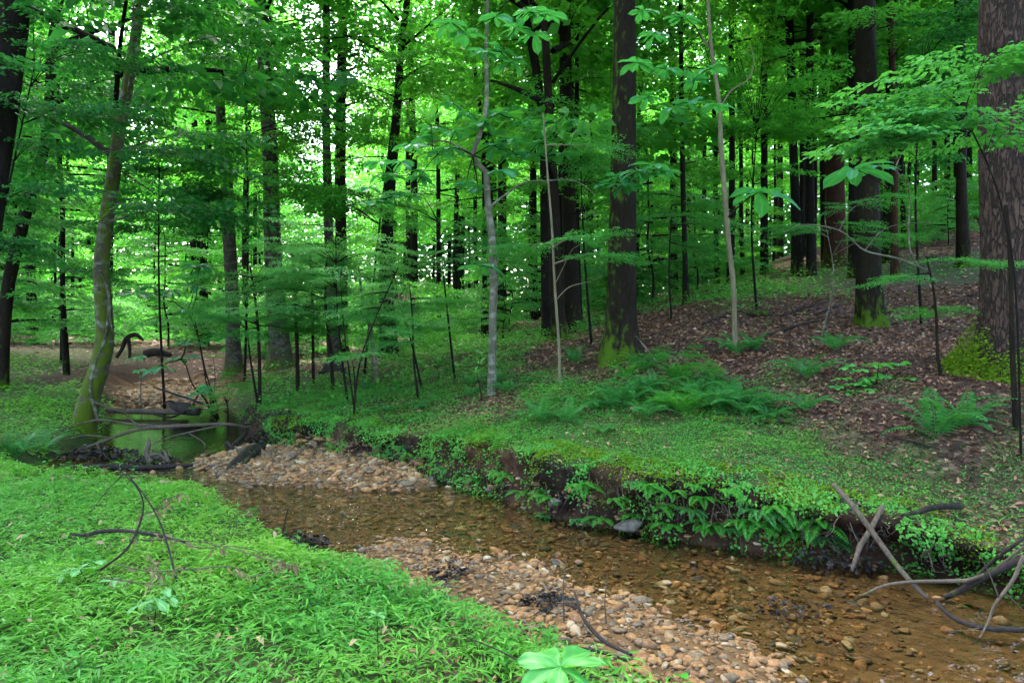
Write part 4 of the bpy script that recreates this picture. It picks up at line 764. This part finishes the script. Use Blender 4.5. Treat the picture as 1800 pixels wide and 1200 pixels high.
# ------------------------------------------------------------------ ferns
def fern_proto(rg, n=12, L=.5, npin=20, arch=1.0, pw=.17, a0=0, a1=2 * math.pi, e0=1.1):
    mb = MB(); pos, d, up, LL, WW = [], [], [], [], []
    for i in range(n):
        az = a0 + (a1 - a0) * (i + rg.uniform(-.3, .3)) / n; h = np.array([math.cos(az), math.sin(az), 0]); l = L * rg.uniform(.7, 1.1); e = e0 * rg.uniform(.6, 1.15)
        t = np.linspace(0, 1, npin + 2); ang = e - arch * 1.5 * t ** 1.2; ds = l / (npin + 1)
        c = np.cumsum(np.cos(ang)) * ds; s = np.cumsum(np.sin(ang)) * ds; pts = h * c[:, None] + UPZ * s[:, None]; sw = rg.normal(0, .06) * l; sv = np.array([-h[1], h[0], 0]); pts += sv * (sw * t ** 2)[:, None]
        tube(mb, pts[::3], np.linspace(.003, .001, len(pts[::3])) * L * 2, 4, 1, cap=False); tg = nrm(np.gradient(pts, axis=0))
        for j in range(2, npin + 2):
            pl = pw * l * math.sin(math.pi * min(1, (t[j] * .86 + .16))) ** .7 * (1.05 - .3 * t[j]); nn = nrm(np.cross(tg[j], sv) * -1)
            if nn[2] < 0: nn = -nn
            for s_ in (-1, 1): pos.append(pts[j]); d.append(nrm(sv * s_ + tg[j] * .35 - nn * .12)); up.append(nn); LL.append(pl); WW.append(ds * rg.uniform(.75, .95))
    V, F = leaves4(np.array(pos), np.array(d), np.array(up), np.array(LL), np.array(WW), .1); mb.add(V, F); return mb
rgn = np.random.default_rng(5); FE = [fern_proto(rgn, 9, .58, 18, 1.0, .17, e0=1.2).mesh("fern", M['fern']) for _ in range(3)]; FL_ = [fern_proto(rgn, 10, .54, 17, .9, .24, e0=1.3).mesh("fern", M['fernl']) for _ in range(2)]
HF = [fern_proto(rgn, 5, .36, 18, 1.0, .24, -2.7, -.4, .75).mesh("fern", M['fernl']) for _ in range(3)]; HD = fern_proto(rgn, 6, .34, 18, 1.0, .2, -2.7, -.4, .6).mesh("fern", M['fern'])
def fern(px, py, s, me, lab, grp=None, rz=None, off=0.0):
    h = hit(px, py); p = surf(h[0], h[1]); o = obj("fern", me, None, (p[0], p[1] - off, p[2])); o.rotation_euler = (0, 0, rgn.uniform(0, 6.28) if rz is None else rz); o.scale = (s,) * 3
    tag(o, lab, "fern", grp); return o
fb = [(835,705,1.0),(862,690,.9),(850,722,.9),(890,700,1.1),(905,722,1.0),(925,690,.9),(945,715,1.0),(960,700,.9),(985,725,1.1),(990,695,.9),(1015,712,1.1),(1040,700,1),(1020,735,.9),(1060,728,1.1),(1075,700,1.0),(790,690,.8),(760,700,.9),(740,685,.8),(700,690,.8),(720,705,.8),(665,680,.8),(640,690,.7),(810,678,.8),(775,672,.7)]
fb = [(x_ + (x_ - 900) * .25, y_ + rgn.uniform(-38, 18), s_ * rgn.uniform(.7, 1.0)) for x_, y_, s_ in fb]
for a, b, s in fb: fern(a + rgn.uniform(-14, 14), b + rgn.uniform(-14, 14), s * rgn.uniform(.55, 1.0), FE[rgn.integers(3)], "dark blue green fern in the dense fern band across the bank", "ferns of the dark band")
for a, b, s in [(1100,715,1.1),(1120,700,1.0),(1135,738,.8),(1150,690,1.0),(1168,722,.8),(1190,672,.8),(1200,730,1.0),(1225,700,1.0),(1100,668,.7),(1245,722,.9)]: fern(a, b, s * .95, FL_[rgn.integers(2)] if rgn.random() < .6 else FE[0], "lighter green fern in the clump right of the dark fern band", "lighter ferns of the band")
for a, b, s in [(1265,725,1.0),(1290,715,1.0),(1310,735,1.0),(1335,722,.9),(1275,695,.8),(1350,740,.8),(1255,680,.7)]: fern(a, b, s * 1.05, FE[rgn.integers(3)], "blue green fern at the band's right end beside the mossy log", "ferns at the band's right end")
for a, b, s, l in [(1295,625,1.1,"arching fern at the foot of the yellowish tree"),(1325,618,.9,"fern just right of the yellowish tree's foot"),(1468,618,1.0,"small fern alone beside the trail"),(1420,668,1.1,"tall upright fern left of the broadleaf bush"),(1645,775,1.35,"big dark fern low on the slope below the pine"),(1695,755,1.0,"sparse fern right of the big dark fern"),
   (1010,640,.9,"dark fern left of the biggest trunk's foot"),(1075,610,.8,"fern tucked beside the biggest trunk's mossy foot"),(1120,645,.8,"fern in front of the biggest trunk's mossy foot"),(1150,640,.7,"small fern right of the biggest trunk"),(970,575,.9,"small fern by the moss streaked trunk"),(1020,585,.9,"fern right of the moss streaked trunk's foot"),
   (28,812,1.3,"blue green fern in the shade at the left edge"),(75,800,.9,"fern beside the pool's left bank roots"),(1415,725,.8,"fern left below the broadleaf bush")]: fern(a, b, s, FE[rgn.integers(3)], l)
hang = [(1000,915),(1050,925),(930,880),(1170,940),(1270,950),(1100,915),(1230,945),(820,850),(780,830),(880,845),(862,832),(960,880),(945,905),(1015,860),(1140,862),(1150,890),(1215,905),(1235,880),(1275,860),(1300,925),(1330,905),(1345,935),(1390,950),(1420,930),(1435,962),(1250,935),(1180,870),(1075,880),(700,790),(715,802),(1365,895),(905,868),(1120,845),(1220,850)]
for i, (a, b) in enumerate(hang): fern(a, b, rgn.uniform(.55, .85) * (1.2 if a > 1230 else .95), HF[rgn.integers(3)] if i % 4 else HD, "fresh green fern hanging from the undercut bank face over the creek", "ferns hanging on the bank face", rgn.normal(.1, .4), off=.06)

# ------------------------------------------------------------------ dead wood, roots, rocks
def wood(name, label, cat, pts, wid, mat='wood', off=0.0, seg=8, rough=.12, branches=(), Yd=None, moss=0.0, group=None):
    W = []
    for i, q in enumerate(pts):
        if len(q) == 3: W.append(P(*q))
        else: h = hit(q[0], q[1], off); W.append(h)
    W = np.array(W); yy = W[:, 1].mean(); mb = MB(); b = W[0].copy()
    tube(mb, W - b, [w_ * yy / FPX / 2 for w_ in wid], seg, 6, rough, moss=moss)
    for br in branches:
        Bp = np.array([P(*q) for q in br[0]]); tube(mb, Bp - b, [w_ * yy / FPX / 2 for w_ in br[1]], 5, 5, rough, moss=moss * .5)
    return tag(obj(name, mb.mesh(name, M[mat]), None, b), label, cat, group)
Wd = wood
Wd("log", "mottled dead limb slanting from the right bank lip down into the creek", "log", [(1464,850,5.45),(1500,890,5.3),(1530,930,5.15),(1570,985,4.95),(1608,1030,4.8),(1632,1052,4.75)], [8,10,10,9,9,7], 'wood', moss=.15, rough=.3)
Wd("broken_branch", "short brown limb crossing behind the slanting mottled one", "branch", [(1552,888,5.4),(1530,930,5.3),(1512,960,5.2),(1497,1003,5.1)], [8,9,9,6], 'wood')
Wd("log", "dark mossy fallen limb entering from the right edge over the water", "log", [(1830,965,4.4),(1790,985,4.5),(1740,1008,4.6),(1690,1036,4.75),(1640,1058,4.8),(1590,1070,4.85)], [15,14,13,11,9,4], 'woodd', moss=.2, branches=[([(1700,1030,4.75),(1740,990,4.7),(1800,945,4.6)], [8,6,5])])
Wd("log", "smooth curved limb lying in the water at the lower right edge", "log", [(1840,1110,4.1),(1790,1106,4.15),(1730,1103,4.2),(1685,1090,4.3),(1655,1068,4.4),(1645,1052,4.5)], [11,10,10,9,8,5], 'woodd', rough=.25)
Wd("branch", "long thin grey branch arcing from the water up to the right limb", "branch", [(1462,1085,4.75),(1500,1056,4.8),(1550,1030,4.8),(1600,1022,4.8),(1650,1021,4.75),(1705,1020,4.7)], [2,4,5,6,7,8], 'wood', branches=[([(1500,1056,4.8),(1470,1060,4.8),(1440,1071,4.75)], [4,3,2]), ([(1800,960,4.5),(1740,1005,4.6),(1690,1022,4.7)], [4,6,7])])
Wd("twig", "thin forked twig drooping to the water at the right edge", "twig", [(1800,975,4.2),(1780,1020,4.2),(1750,1060,4.2),(1738,1090,4.2),(1722,1120,4.15),(1707,1132,4.1)], [7,6,5,4,3,2], 'wood', branches=[([(1756,1050,4.2),(1740,1010,4.2),(1720,970,4.2)], [3,2,1]), ([(1735,1100,4.2),(1690,1108,4.2),(1650,1106,4.2)], [2,1.5,1]), ([(1765,1040,4.2),(1785,1058,4.2),(1800,1075,4.2)], [2,1.5,1])])
Wd("branch", "dark mossy root stub poking from under the right bank lip", "root", [(1690,888,5.6),(1650,890,5.5),(1610,900,5.4),(1570,907,5.35)], [13,11,8,4], 'woodd', moss=.3)
Wd("log", "mossy rotting log half sunk at the right end of the fern band", "log", [(1250,736),(1290,738),(1330,740),(1390,742)], [10,14,12,7], 'woodd', .03, moss=.5)
Wd("fallen_branch", "curved bare dark branch lying over the bright near grass", "branch", [(123,938,4.45),(150,940,4.45),(175,934,4.45),(210,932,4.45),(250,936,4.4),(290,944,4.35),(325,952,4.3)], [4,6,7,7,6,5,4], 'woodd', branches=[([(160,936,4.45),(152,945,4.43),(150,950,4.42)], [3,3,2])])
Wd("twig", "thin arched black twig bending over the near grass", "twig", [(150,1020,4.0),(185,995,4.1),(222,965,4.2),(244,925,4.25),(252,885,4.3),(240,855,4.35),(218,833,4.4)], [4,4,4,4,3,3,2], 'woodd', branches=[([(218,833,4.4),(185,800,4.4),(168,785,4.4)], [2,1.5,1]), ([(218,833,4.4),(190,860,4.4),(155,905,4.4)], [2,1.5,1])])
Wd("twig", "long straight thin twig leaning through the dead leaves", "twig", [(222,830,4.4),(255,872,4.3),(280,915,4.2),(298,970,4.05),(311,1022,3.9)], [2,2.5,3,3.5,4], 'woodd')
Wd("twig", "pair of thin dark twigs at the left edge of the near grass", "twig", [(-5,1000,4.0),(20,1022,3.95),(50,1057,3.9)], [3,3,2], 'woodd', branches=[([(20,1022,3.95),(52,990,3.95)], [2,1]), ([(15,1072,3.85),(110,1040,3.95),(160,1015,4.0)], [2,2,1])])
Wd("upright_twig", "short dark twig standing by the wet leaf pile in the grass", "twig", [(496,945,5.2),(500,920,5.2),(507,892,5.2)], [3,3,2], 'woodd')
Wd("twig", "tall thin pale stalk rising from the near gravel edge", "twig", [(992,1090,3.9),(990,1045,3.9),(992,1005,3.9),(997,975,3.9)], [3,2.5,2,1.5], 'wood')
Wd("twig", "second thin pale stalk standing on the gravel", "twig", [(1066,1095,3.8),(1063,1060,3.8),(1068,1010,3.8)], [2.5,2,1.5], 'wood')
Wd("branch", "dark driftwood branch along the near gravel edge", "branch", [(1010,1040,4.0),(1025,1085,3.75),(1060,1125,3.5),(1110,1150,3.3)], [5,6,7,5], 'woodd', branches=[([(1000,1135,3.5),(1060,1146,3.35),(1100,1160,3.2)], [6,6,4]), ([(1020,1070,3.8),(980,1060,3.9),(930,1085,3.85)], [3,2,1.5])])
Wd("twig", "thin twig bundle lying across the bottom grass", "twig", [(820,1120,3.3),(860,1135,3.25),(910,1160,3.15),(940,1190,3.0)], [2,2.5,2.5,2], 'woodd')
# pool side
Wd("fallen_branch", "long bare arching branch fallen across the pool between its banks", "branch", [(440,752,11.5),(400,745,11.2),(340,747,11),(290,750,10.8),(240,755,10.6),(190,772,10.4),(140,790,10.2),(95,805,10)], [4,6,7,7,6,5,4,2], 'wood', branches=[([(290,750,10.8),(230,745,10.8),(170,738,10.7),(100,760,10.6),(60,790,10.4)], [5,4,3,2,1]), ([(200,770,10.4),(150,765,10.4),(110,772,10.3)], [3,2,1]), ([(400,745,11.2),(330,760,10.9),(280,775,10.6),(240,800,10.4)], [4,3,2,1]), ([(250,752,10.6),(222,730,10.6),(218,705,10.5),(190,690,10.4)], [3,2.5,2,1]), ([(218,725,10.5),(150,700,10.5),(110,680,10.4)], [2,2,1]), ([(170,780,10.3),(190,810,10.0),(225,835,9.8)], [3,2,1]), ([(330,760,10.9),(360,780,10.6),(350,800,10.4)], [2,2,1])])
Wd("log", "straight pale log lying across the head of the pool", "log", [(168,720,14.2),(220,722,14.1),(280,723,14.0),(330,724,14.0)], [9,10,10,9], 'wood')
Wd("dam_log", "low wet log damming the pool at its lower end", "log", [(110,822,8.9),(180,820,9.0),(250,822,9.0),(320,819,9.2),(380,815,9.3),(425,808,9.4)], [9,11,10,10,9,8], 'woodd')
Wd("driftwood", "twisted upright driftwood snag standing in the pool", "driftwood", [(264,812,9.2),(258,795,9.2),(262,780,9.2),(261,768,9.2)], [12,10,8,3], 'wood', branches=[([(262,800,9.2),(280,798,9.2),(295,812,9.2)], [8,7,4]), ([(296,812,9.2),(290,795,9.2),(282,788,9.2)], [7,5,2])])
Wd("stump", "black rotten stump on the point between pool and gravel", "stump", [(418,850,8.7),(416,832,8.8),(430,812,9.1),(450,795,9.6),(462,785,9.9)], [14,30,26,26,12], 'woodd', seg=22, rough=1.1, moss=.25, branches=[([(410,788,9.7),(398,778,9.8),(395,786,9.7)], [6,5,2]), ([(432,760,10.8),(418,775,10.4),(402,786,10.0)], [8,7,4])])
Wd("root_tangle", "dark washed out root tangle at the right bank of the pool head", "roots", [(300,712,13.8),(325,718,13.6),(350,724,13.5)], [10,24,14], 'woodd', seg=10, rough=.6, branches=[([(325,718,13.6),(300,705,13.6),(285,712,13.5)], [5,4,2]), ([(335,718,13.6),(345,700,13.6),(352,688,13.6)], [5,4,2]), ([(330,720,13.5),(300,733,13.3),(270,728,13.3)], [5,4,2]), ([(270,680,14),(330,700,13.8),(370,715,13.6)], [3,4,5])])
Wd("black_root_stump", "jagged black root stump at the foot of the thin stems", "stump", [(585,652,14),(584,640,14),(582,625,14),(578,600,14),(577,575,14)], [46,30,14,9,3], 'woodd', seg=10, rough=.4, branches=[([(580,640,14),(600,650,14),(610,656,14)], [12,9,5]), ([(585,640,14),(570,652,14),(560,655,14)], [12,9,5])])
Wd("fallen_branch", "charred black arched branch lying far left behind the bank", "branch", [(205,628,22),(215,612,22),(222,595,22),(238,588,22),(252,598,22)], [6,7,8,8,4], 'woodd', branches=[([(225,592,22),(228,610,22),(228,630,22)], [7,6,5])])
Wd("log", "black charred log lying right of the arched branch", "log", [(255,622,21.5),(275,618,21.5),(300,624,21.5)], [14,16,8], 'woodd', seg=9, rough=.3)
Wd("log", "short mossy rotten log on the brown slope behind the yellowish tree", "log", [(1312,550),(1330,551),(1355,552)], [8,13,10], 'woodd', .08, moss=.4)
for i, (pp, l) in enumerate([([(1235,570),(1270,556),(1300,548)], "thin fallen stick left of the rotten log on the slope"), ([(1372,556),(1420,540),(1455,530)], "dark fallen stick left of the mossy footed slope tree"), ([(1435,552),(1460,543),(1480,535)], "short dark stick beside the mossy footed slope tree"), ([(1345,590),(1400,572),(1450,560)], "long fallen stick below the rotten log"),
   ([(1700,520),(1735,512),(1770,508)], "grey fallen stick left of the pine"), ([(1545,765),(1600,775),(1650,790)], "thin stick under the big dark fern"), ([(760,545),(790,560),(815,580)], "fallen stick in the far grass behind the pale crooked tree")]):
    Wd("stick", l, "stick", pp, [3, 4, 2], 'woodd', .04, 5)
Wd("twig", "pale bare leaning twig right of the biggest trunk's foot", "twig", [(1165,655,9.8),(1150,630,9.8),(1130,605,9.8),(1118,590,9.8)], [3,3,2,1], 'barkp')
Wd("bare_branch", "bare pale zigzag branch reaching left over the slope", "branch", [(1640,480,8.2),(1580,455,8.2),(1520,440,8.3),(1475,405,8.3),(1410,395,8.4),(1380,410,8.4)], [4,4,3,3,2,1], 'barkp', branches=[([(1645,500,8.2),(1600,440,8.2),(1598,330,8.2),(1575,300,8.2),(1585,270,8.2)], [3,3,2,2,1]), ([(1520,440,8.3),(1560,400,8.3),(1640,390,8.3)], [2,1.5,1]), ([(1475,405,8.3),(1500,365,8.3),(1545,352,8.3)], [2,1.5,1])])
# roots and fine rootlets on the undercut bank
mb = MB(); rb = np.random.default_rng(9)
for i in range(260):
    px = rb.uniform(470, 1700); k = np.searchsorted([0], 0); t = (px - 470) / 1230; lip = np.interp(px, [470, 700, 900, 1100, 1300, 1500, 1700], [765, 788, 812, 835, 862, 885, 905]); h = hit(px, lip + rb.uniform(0, 60)); p = surf(h[0], h[1])
    L = rb.uniform(.08, .35); d = np.array([rb.uniform(-.8, .8), -.35, rb.uniform(-1.1, .1)]); pts = [p + np.array([0, .05, .03]), p + d * L * .4 + rb.normal(0, .02, 3), p + d * L * .7 + rb.normal(0, .03, 3), p + d * L + rb.normal(0, .05, 3)]
    tube(mb, pts, [.006, .005, .003, .001], 4, 3, cap=False, moss=0.0)
tag(obj("rootlets", mb.mesh("rootlets", M['wood'])), "tangled brown rootlets trailing from the undercut bank face", "roots", kind="stuff")
# moss and creeping leaves on the bank face
mb = MB(); x, y = scatter(330000, -4.5, 4.6, 4.2, 11, lambda x, y: (y > 6.7 - .95 * x) * (x > -4.3) * (DcS(x, y) > .0) * (DcS(x, y) < .62) * sstep(.42, .56, vnoise(x * 2.4, y * 2.4, 81) * .6 + vnoise(x * 7, y * 7, 82) * .4)); p = surf(x, y); m = len(p); p[:, 2] += rng.uniform(0, .03, m)
V, F = leaves4(p, rand_dir(m, (-.6, .8)), rand_dir(m, (0, 1.3)), rng.uniform(.016, .038, m), .016); mb.add(V, F); tag(obj("bank_moss", mb.mesh("bank_moss", M['moss'])), "yellow green moss cushions along the creek bank lip", "moss", kind="stuff")
mb = MB(); x, y = scatter(230000, -4.5, 5.2, 3.6, 11, lambda x, y: (y > 6.5 - .95 * x) * (x > -5.2) * (DcS(x, y) > -.03) * (DcS(x, y) < .5) * sstep(.36, .54, vnoise(x * 3.1 + 5, y * 3.1, 83) * .6 + vnoise(x * 9, y * 9, 84) * .4)); p = surf(x, y); m = len(p); nn = np.stack([-bil(NX, x, y), -bil(NY, x, y), 0 * x], -1)
p += nn * rng.uniform(0, .07, (m, 1)); p[:, 2] += rng.uniform(-.01, .05, m); V, T_, Q_ = leaves8(p, nrm(nn + rng.normal(0, .7, (m, 3))), nrm(UPZ + nn * .6 + rng.normal(0, .4, (m, 3))), rng.uniform(.018, .048, m), rng.uniform(.013, .03, m)); mb.add(V, T_, Q_)
tag(obj("bank_creepers", mb.mesh("bank_creepers", M['cover'])), "small leafy creepers hanging over the bank face", "creepers", kind="stuff")
mb = MB(); x, y = scatter(60000, -4.5, 4.8, 3.6, 11, lambda x, y: (y > 6.3 - .9 * x) * (DcS(x, y) > -.06) * (DcS(x, y) < .3) * (.3 + .7 * vnoise(x * 4, y * 4, 91))); k = rng.random(len(x)) < .8; x, y = x[k], y[k]; p = surf(x, y); m = len(p); p[:, 2] += rng.uniform(0, .03, m)
V, T_, Q_ = leaves8(p, rand_dir(m, (-.5, .5)), rand_dir(m, (.2, 1.5)), rng.uniform(.02, .055, m), rng.uniform(.008, .03, m), .3, .4); mb.add(V, T_, Q_)
tag(obj("bank_debris", mb.mesh("bank_debris", M['wetleaf'])), "dark wet leaves and bits washed along the foot of the bank", "debris", kind="stuff")
mb = MB(); x, y = scatter(16000, -3.2, 1.8, 2.1, 7.0, lambda x, y: (y < 7.4 - .95 * x) * np.clip(np.maximum(.85 - gs(x, y), .8 * sstep(.5, .15, DcS(x, y)) * sstep(.3, .6, vnoise(x * 3, y * 3, 93))), 0, 1) * (DcS(x, y) > -.12) * (DcS(x, y) < 1.3)); p = surf(x, y); m = len(p); p[:, 2] += rng.uniform(0, .04, m)
V, T_, Q_ = leaves8(p, rand_dir(m, (-.5, .6)), rand_dir(m, (.2, 1.5)), rng.uniform(.015, .05, m), rng.uniform(.006, .022, m), .3, .4); mb.add(V, T_, Q_)
tag(obj("edge_debris", mb.mesh("edge_debris", M['wetleaf'])), "dark wet leaf scraps between the near grass and the gravel", "debris", kind="stuff")
x, y = scatter(700, -5, 1, 2.3, 8, lambda x, y: (y < 8.1 - .85 * x) * (DcS(x, y) > .1)); p = surf(x, y); m = len(p); p[:, 2] += rng.uniform(.06, .15, m); mb = MB()
V, T_, Q_ = leaves8(p, rand_dir(m, (-.4, .3)), rand_dir(m, (.4, 1.5)), rng.uniform(.025, .06, m), rng.uniform(.012, .03, m), .3, .5); mb.add(V, T_, Q_)
tag(obj("dead_leaves", mb.mesh("dead_leaves", M['dead'])), "brown dead leaves lying scattered on the near grass", "fallen leaves", kind="stuff")
mb = MB()                # broader weeds mixed in the near grass
for q in range(420):
    x, y = rng.uniform(-5, 1.1), rng.uniform(2.3, 8)
    if y > 8.1 - .85 * x or DcS(np.array([x]), np.array([y]))[0] < .12: continue
    n = rng.integers(4, 9); b_ = surf(x, y); h_ = rng.uniform(.08, .24); a_ = rng.uniform(0, 6.28) + np.arange(n) * 2.4; pz = np.linspace(.4, 1, n) * h_; p = b_ + np.stack([0 * pz, 0 * pz, pz], -1)
    V, T_, Q_ = leaves8(p, nrm(np.stack([np.cos(a_), np.sin(a_), rng.uniform(-.1, .5, n)], -1)), nrm(UPZ + rng.normal(0, .2, (n, 3))), rng.uniform(.04, .08, n), rng.uniform(.018, .035, n), .15, .25); mb.add(V, T_, Q_)
    tube(mb, [b_, b_ + UPZ * h_], [.0025, .0015], 4, 1, cap=False)
tag(obj("weeds", mb.mesh("weeds", M['fernl'])), "broader leaved weeds mixed through the near grass", "weeds", kind="stuff")
# rocks
ROCKS = [(757,847,.15,'slab',"flat grey slab leaning at the back of the gravel bar"),(650,830,.13,'slab',"dark mossy boulder at the foot of the bare soil bank"),(708,850,.09,'slab',"dark round rock left of the flat grey slab"),(1105,932,.17,'slab',"flat wide grey stone at the water's edge under the bank"),(975,905,.11,'slab',"wet grey stone under the hanging ferns"),
 (905,922,.12,'slab',"dark jagged rock breaking the shallow riffle"),(930,937,.06,'slab',"small blue grey stone beside the dark jagged riffle rock"),(1188,968,.07,'slab',"small pale grey stone below the bank at midstream"),(975,985,.07,'stone',"orange brown stone at the waterline of the near gravel"),(605,902,.08,'slab',"dark angular stone at the gravel bar's right tip"),
 (583,893,.07,'slab',"black wet stone beside the shallow run left of centre"),(860,865,.07,'slab',"grey rock in the water at the bank's foot"),(832,870,.06,'stone',"round tan stone right of the flat grey slab"),(520,862,.10,'slab',"blue grey stone at the lower edge of the gravel bar"),(558,868,.06,'slab',"small dark stone along the gravel bar edge"),
 (632,880,.07,'stone',"orange cobble among the gravel bar's edge stones"),(675,885,.06,'stone',"tan cobble at the thin tip of the gravel bar"),(790,862,.06,'stone',"brown cobble between slab and bank"),(700,868,.06,'stone',"reddish cobble beneath the dark round rock"),(1500,1050,.05,'slab',"dark stone in the shallows by the leaf jam"),(1085,1010,.05,'stone',"pale cobble in the open riffle"),
 (1120,1095,.045,'stone',"white pebble lying on the near gravel"),(1365,600,.16,'stone',"tan rounded rock on the leaf covered slope"),(790,1165,.035,'slab',"purplish stone in the bottom grass"),(1225,1010,.06,'slab',"half sunk dark stone in midstream right"),(1400,1030,.05,'stone',"brown stone beneath the water right of midstream"),(755,920,.05,'slab',"dark pebble in the riffle left of the jagged rock")]
for px, py, s, mt, lab in ROCKS:
    h = hit(px, py); V, F = stones(np.zeros((1, 3)), [s * .8], rng, .6, IV2, IF2); o = obj("rock", make_mesh("rock", V, [F], M[mt]), None, (h[0], h[1], float(zg(h[0], h[1])) + s * .06)); tag(o, lab, "rock")
# piles of wet leaves
def pile(label, px, py, r, n, Yo=None, mat='wetleaf', L=.05, hz=.08, cat="leaf pile", name="leaf_pile", off=0):
    h = hit(px, py, off); a = rng.uniform(0, 6.28, n); q = r * np.sqrt(rng.random(n)); p = np.stack([h[0] + np.cos(a) * q * 1.5, h[1] + np.sin(a) * q, 0 * a], -1); p[:, 2] = np.maximum(zg(p[:, 0], p[:, 1]), -.01) + off + rng.uniform(0, 1, n) * hz * (1 - q / r) * 1.5 + .005; p -= h
    V, T_, Q_ = leaves8(p, rand_dir(n, (-.4, .7)), nrm(UPZ + rng.normal(0, .6, (n, 3))), rng.uniform(.5, 1.3, n) * L, rng.uniform(.4, .7, n) * L, .3, .4); return tag(obj(name, make_mesh(name, V, [T_, Q_], M[mat]), None, h), label, cat, None, "stuff")
pile("wet black leaf pile in the grass above the shallow run", 515, 955, .22, 260); pile("black leaf pile jammed under the slanting mottled limb", 1478, 965, .26, 420, hz=.14); pile("dark leaf jam floating at the end of the long grey branch", 1395, 1070, .17, 90, hz=.02, L=.04)
pile("wet dark leaves caught on driftwood beside the near gravel", 965, 1065, .13, 200, hz=.1, L=.04); pile("dark leaves trapped at the grass edge by the gravel", 795, 1010, .12, 140, L=.04); pile("wet black debris heaped behind the stump on the point", 470, 770, .35, 300, hz=.2, L=.07); pile("dead brown leaves heaped at the base of the dead twigs", 330, 1030, .14, 160, mat='dead', hz=.08)
pile("dark wet leaves around the driftwood snag in the pool", 270, 812, .25, 180, hz=.12, L=.06, off=.0); pile("dark leaf litter caught round the mossy leaning tree's foot", 170, 800, .4, 300, hz=.12, L=.07)
# twigs with hanging dead leaves
mb = MB(); lf = MB(); b = P(305, 1000, 4.2)
tw_ = [[(285,880),(320,868),(330,880)], [(262,932),(300,945),(350,962),(420,960),(500,985)], [(233,948),(330,950),(400,962),(480,985),(540,1000)], [(200,990),(260,1003),(330,1000),(400,995),(430,1005)], [(175,1015),(240,1022),(300,1030)], [(250,905),(290,890),(315,870)], [(440,1015),(490,1000),(520,990)], [(262,975),(275,1000),(280,1025)]]
pos = []
for q in tw_:
    W = [P(a, c, 4.25 - (c - 940) * .006) - b for a, c in q]; tube(mb, W, [.004] + [.003] * (len(q) - 2) + [.0015], 4, 5, moss=0.0); pos.append(catmull(W, 8))
pos = np.concatenate(pos); pos = pos[rng.integers(0, len(pos), 95)] + rng.normal(0, .008, (95, 3)); V, T_, Q_ = leaves8(pos, nrm(np.array([0, 0, -1.]) + rng.normal(0, .35, (95, 3))), nrm(rng.normal(0, 1, (95, 3)) + np.array([0, -1, 0])), rng.uniform(.03, .07, 95), rng.uniform(.014, .026, 95), .35, .3)
r_ = empty("dead_branch", b); tag(r_, "dead branch with curled brown hanging leaves lying over the bright grass", "branch"); obj("twigs", mb.mesh("twigs", M['wood']), r_); lf.add(V, T_, Q_); obj("dry_leaves", lf.mesh("dry_leaves", M['dead']), r_)
# brown withered leaves on the sapling
pp = P(1, 1, 1); c = P(712, 522, 11.6); n = 60; p = rng.normal(0, 1, (n, 3)) * [.16, .1, .05]; V, F = leaves4(p, nrm(np.array([0, 0, -1.]) + rng.normal(0, .4, (n, 3))), rand_dir(n), rng.uniform(.06, .11, n), .03)
tag(obj("withered_spray", make_mesh("withered_spray", V, [F], M['dead']), None, c), "withered brown leaf spray hanging among the green saplings", "branch")
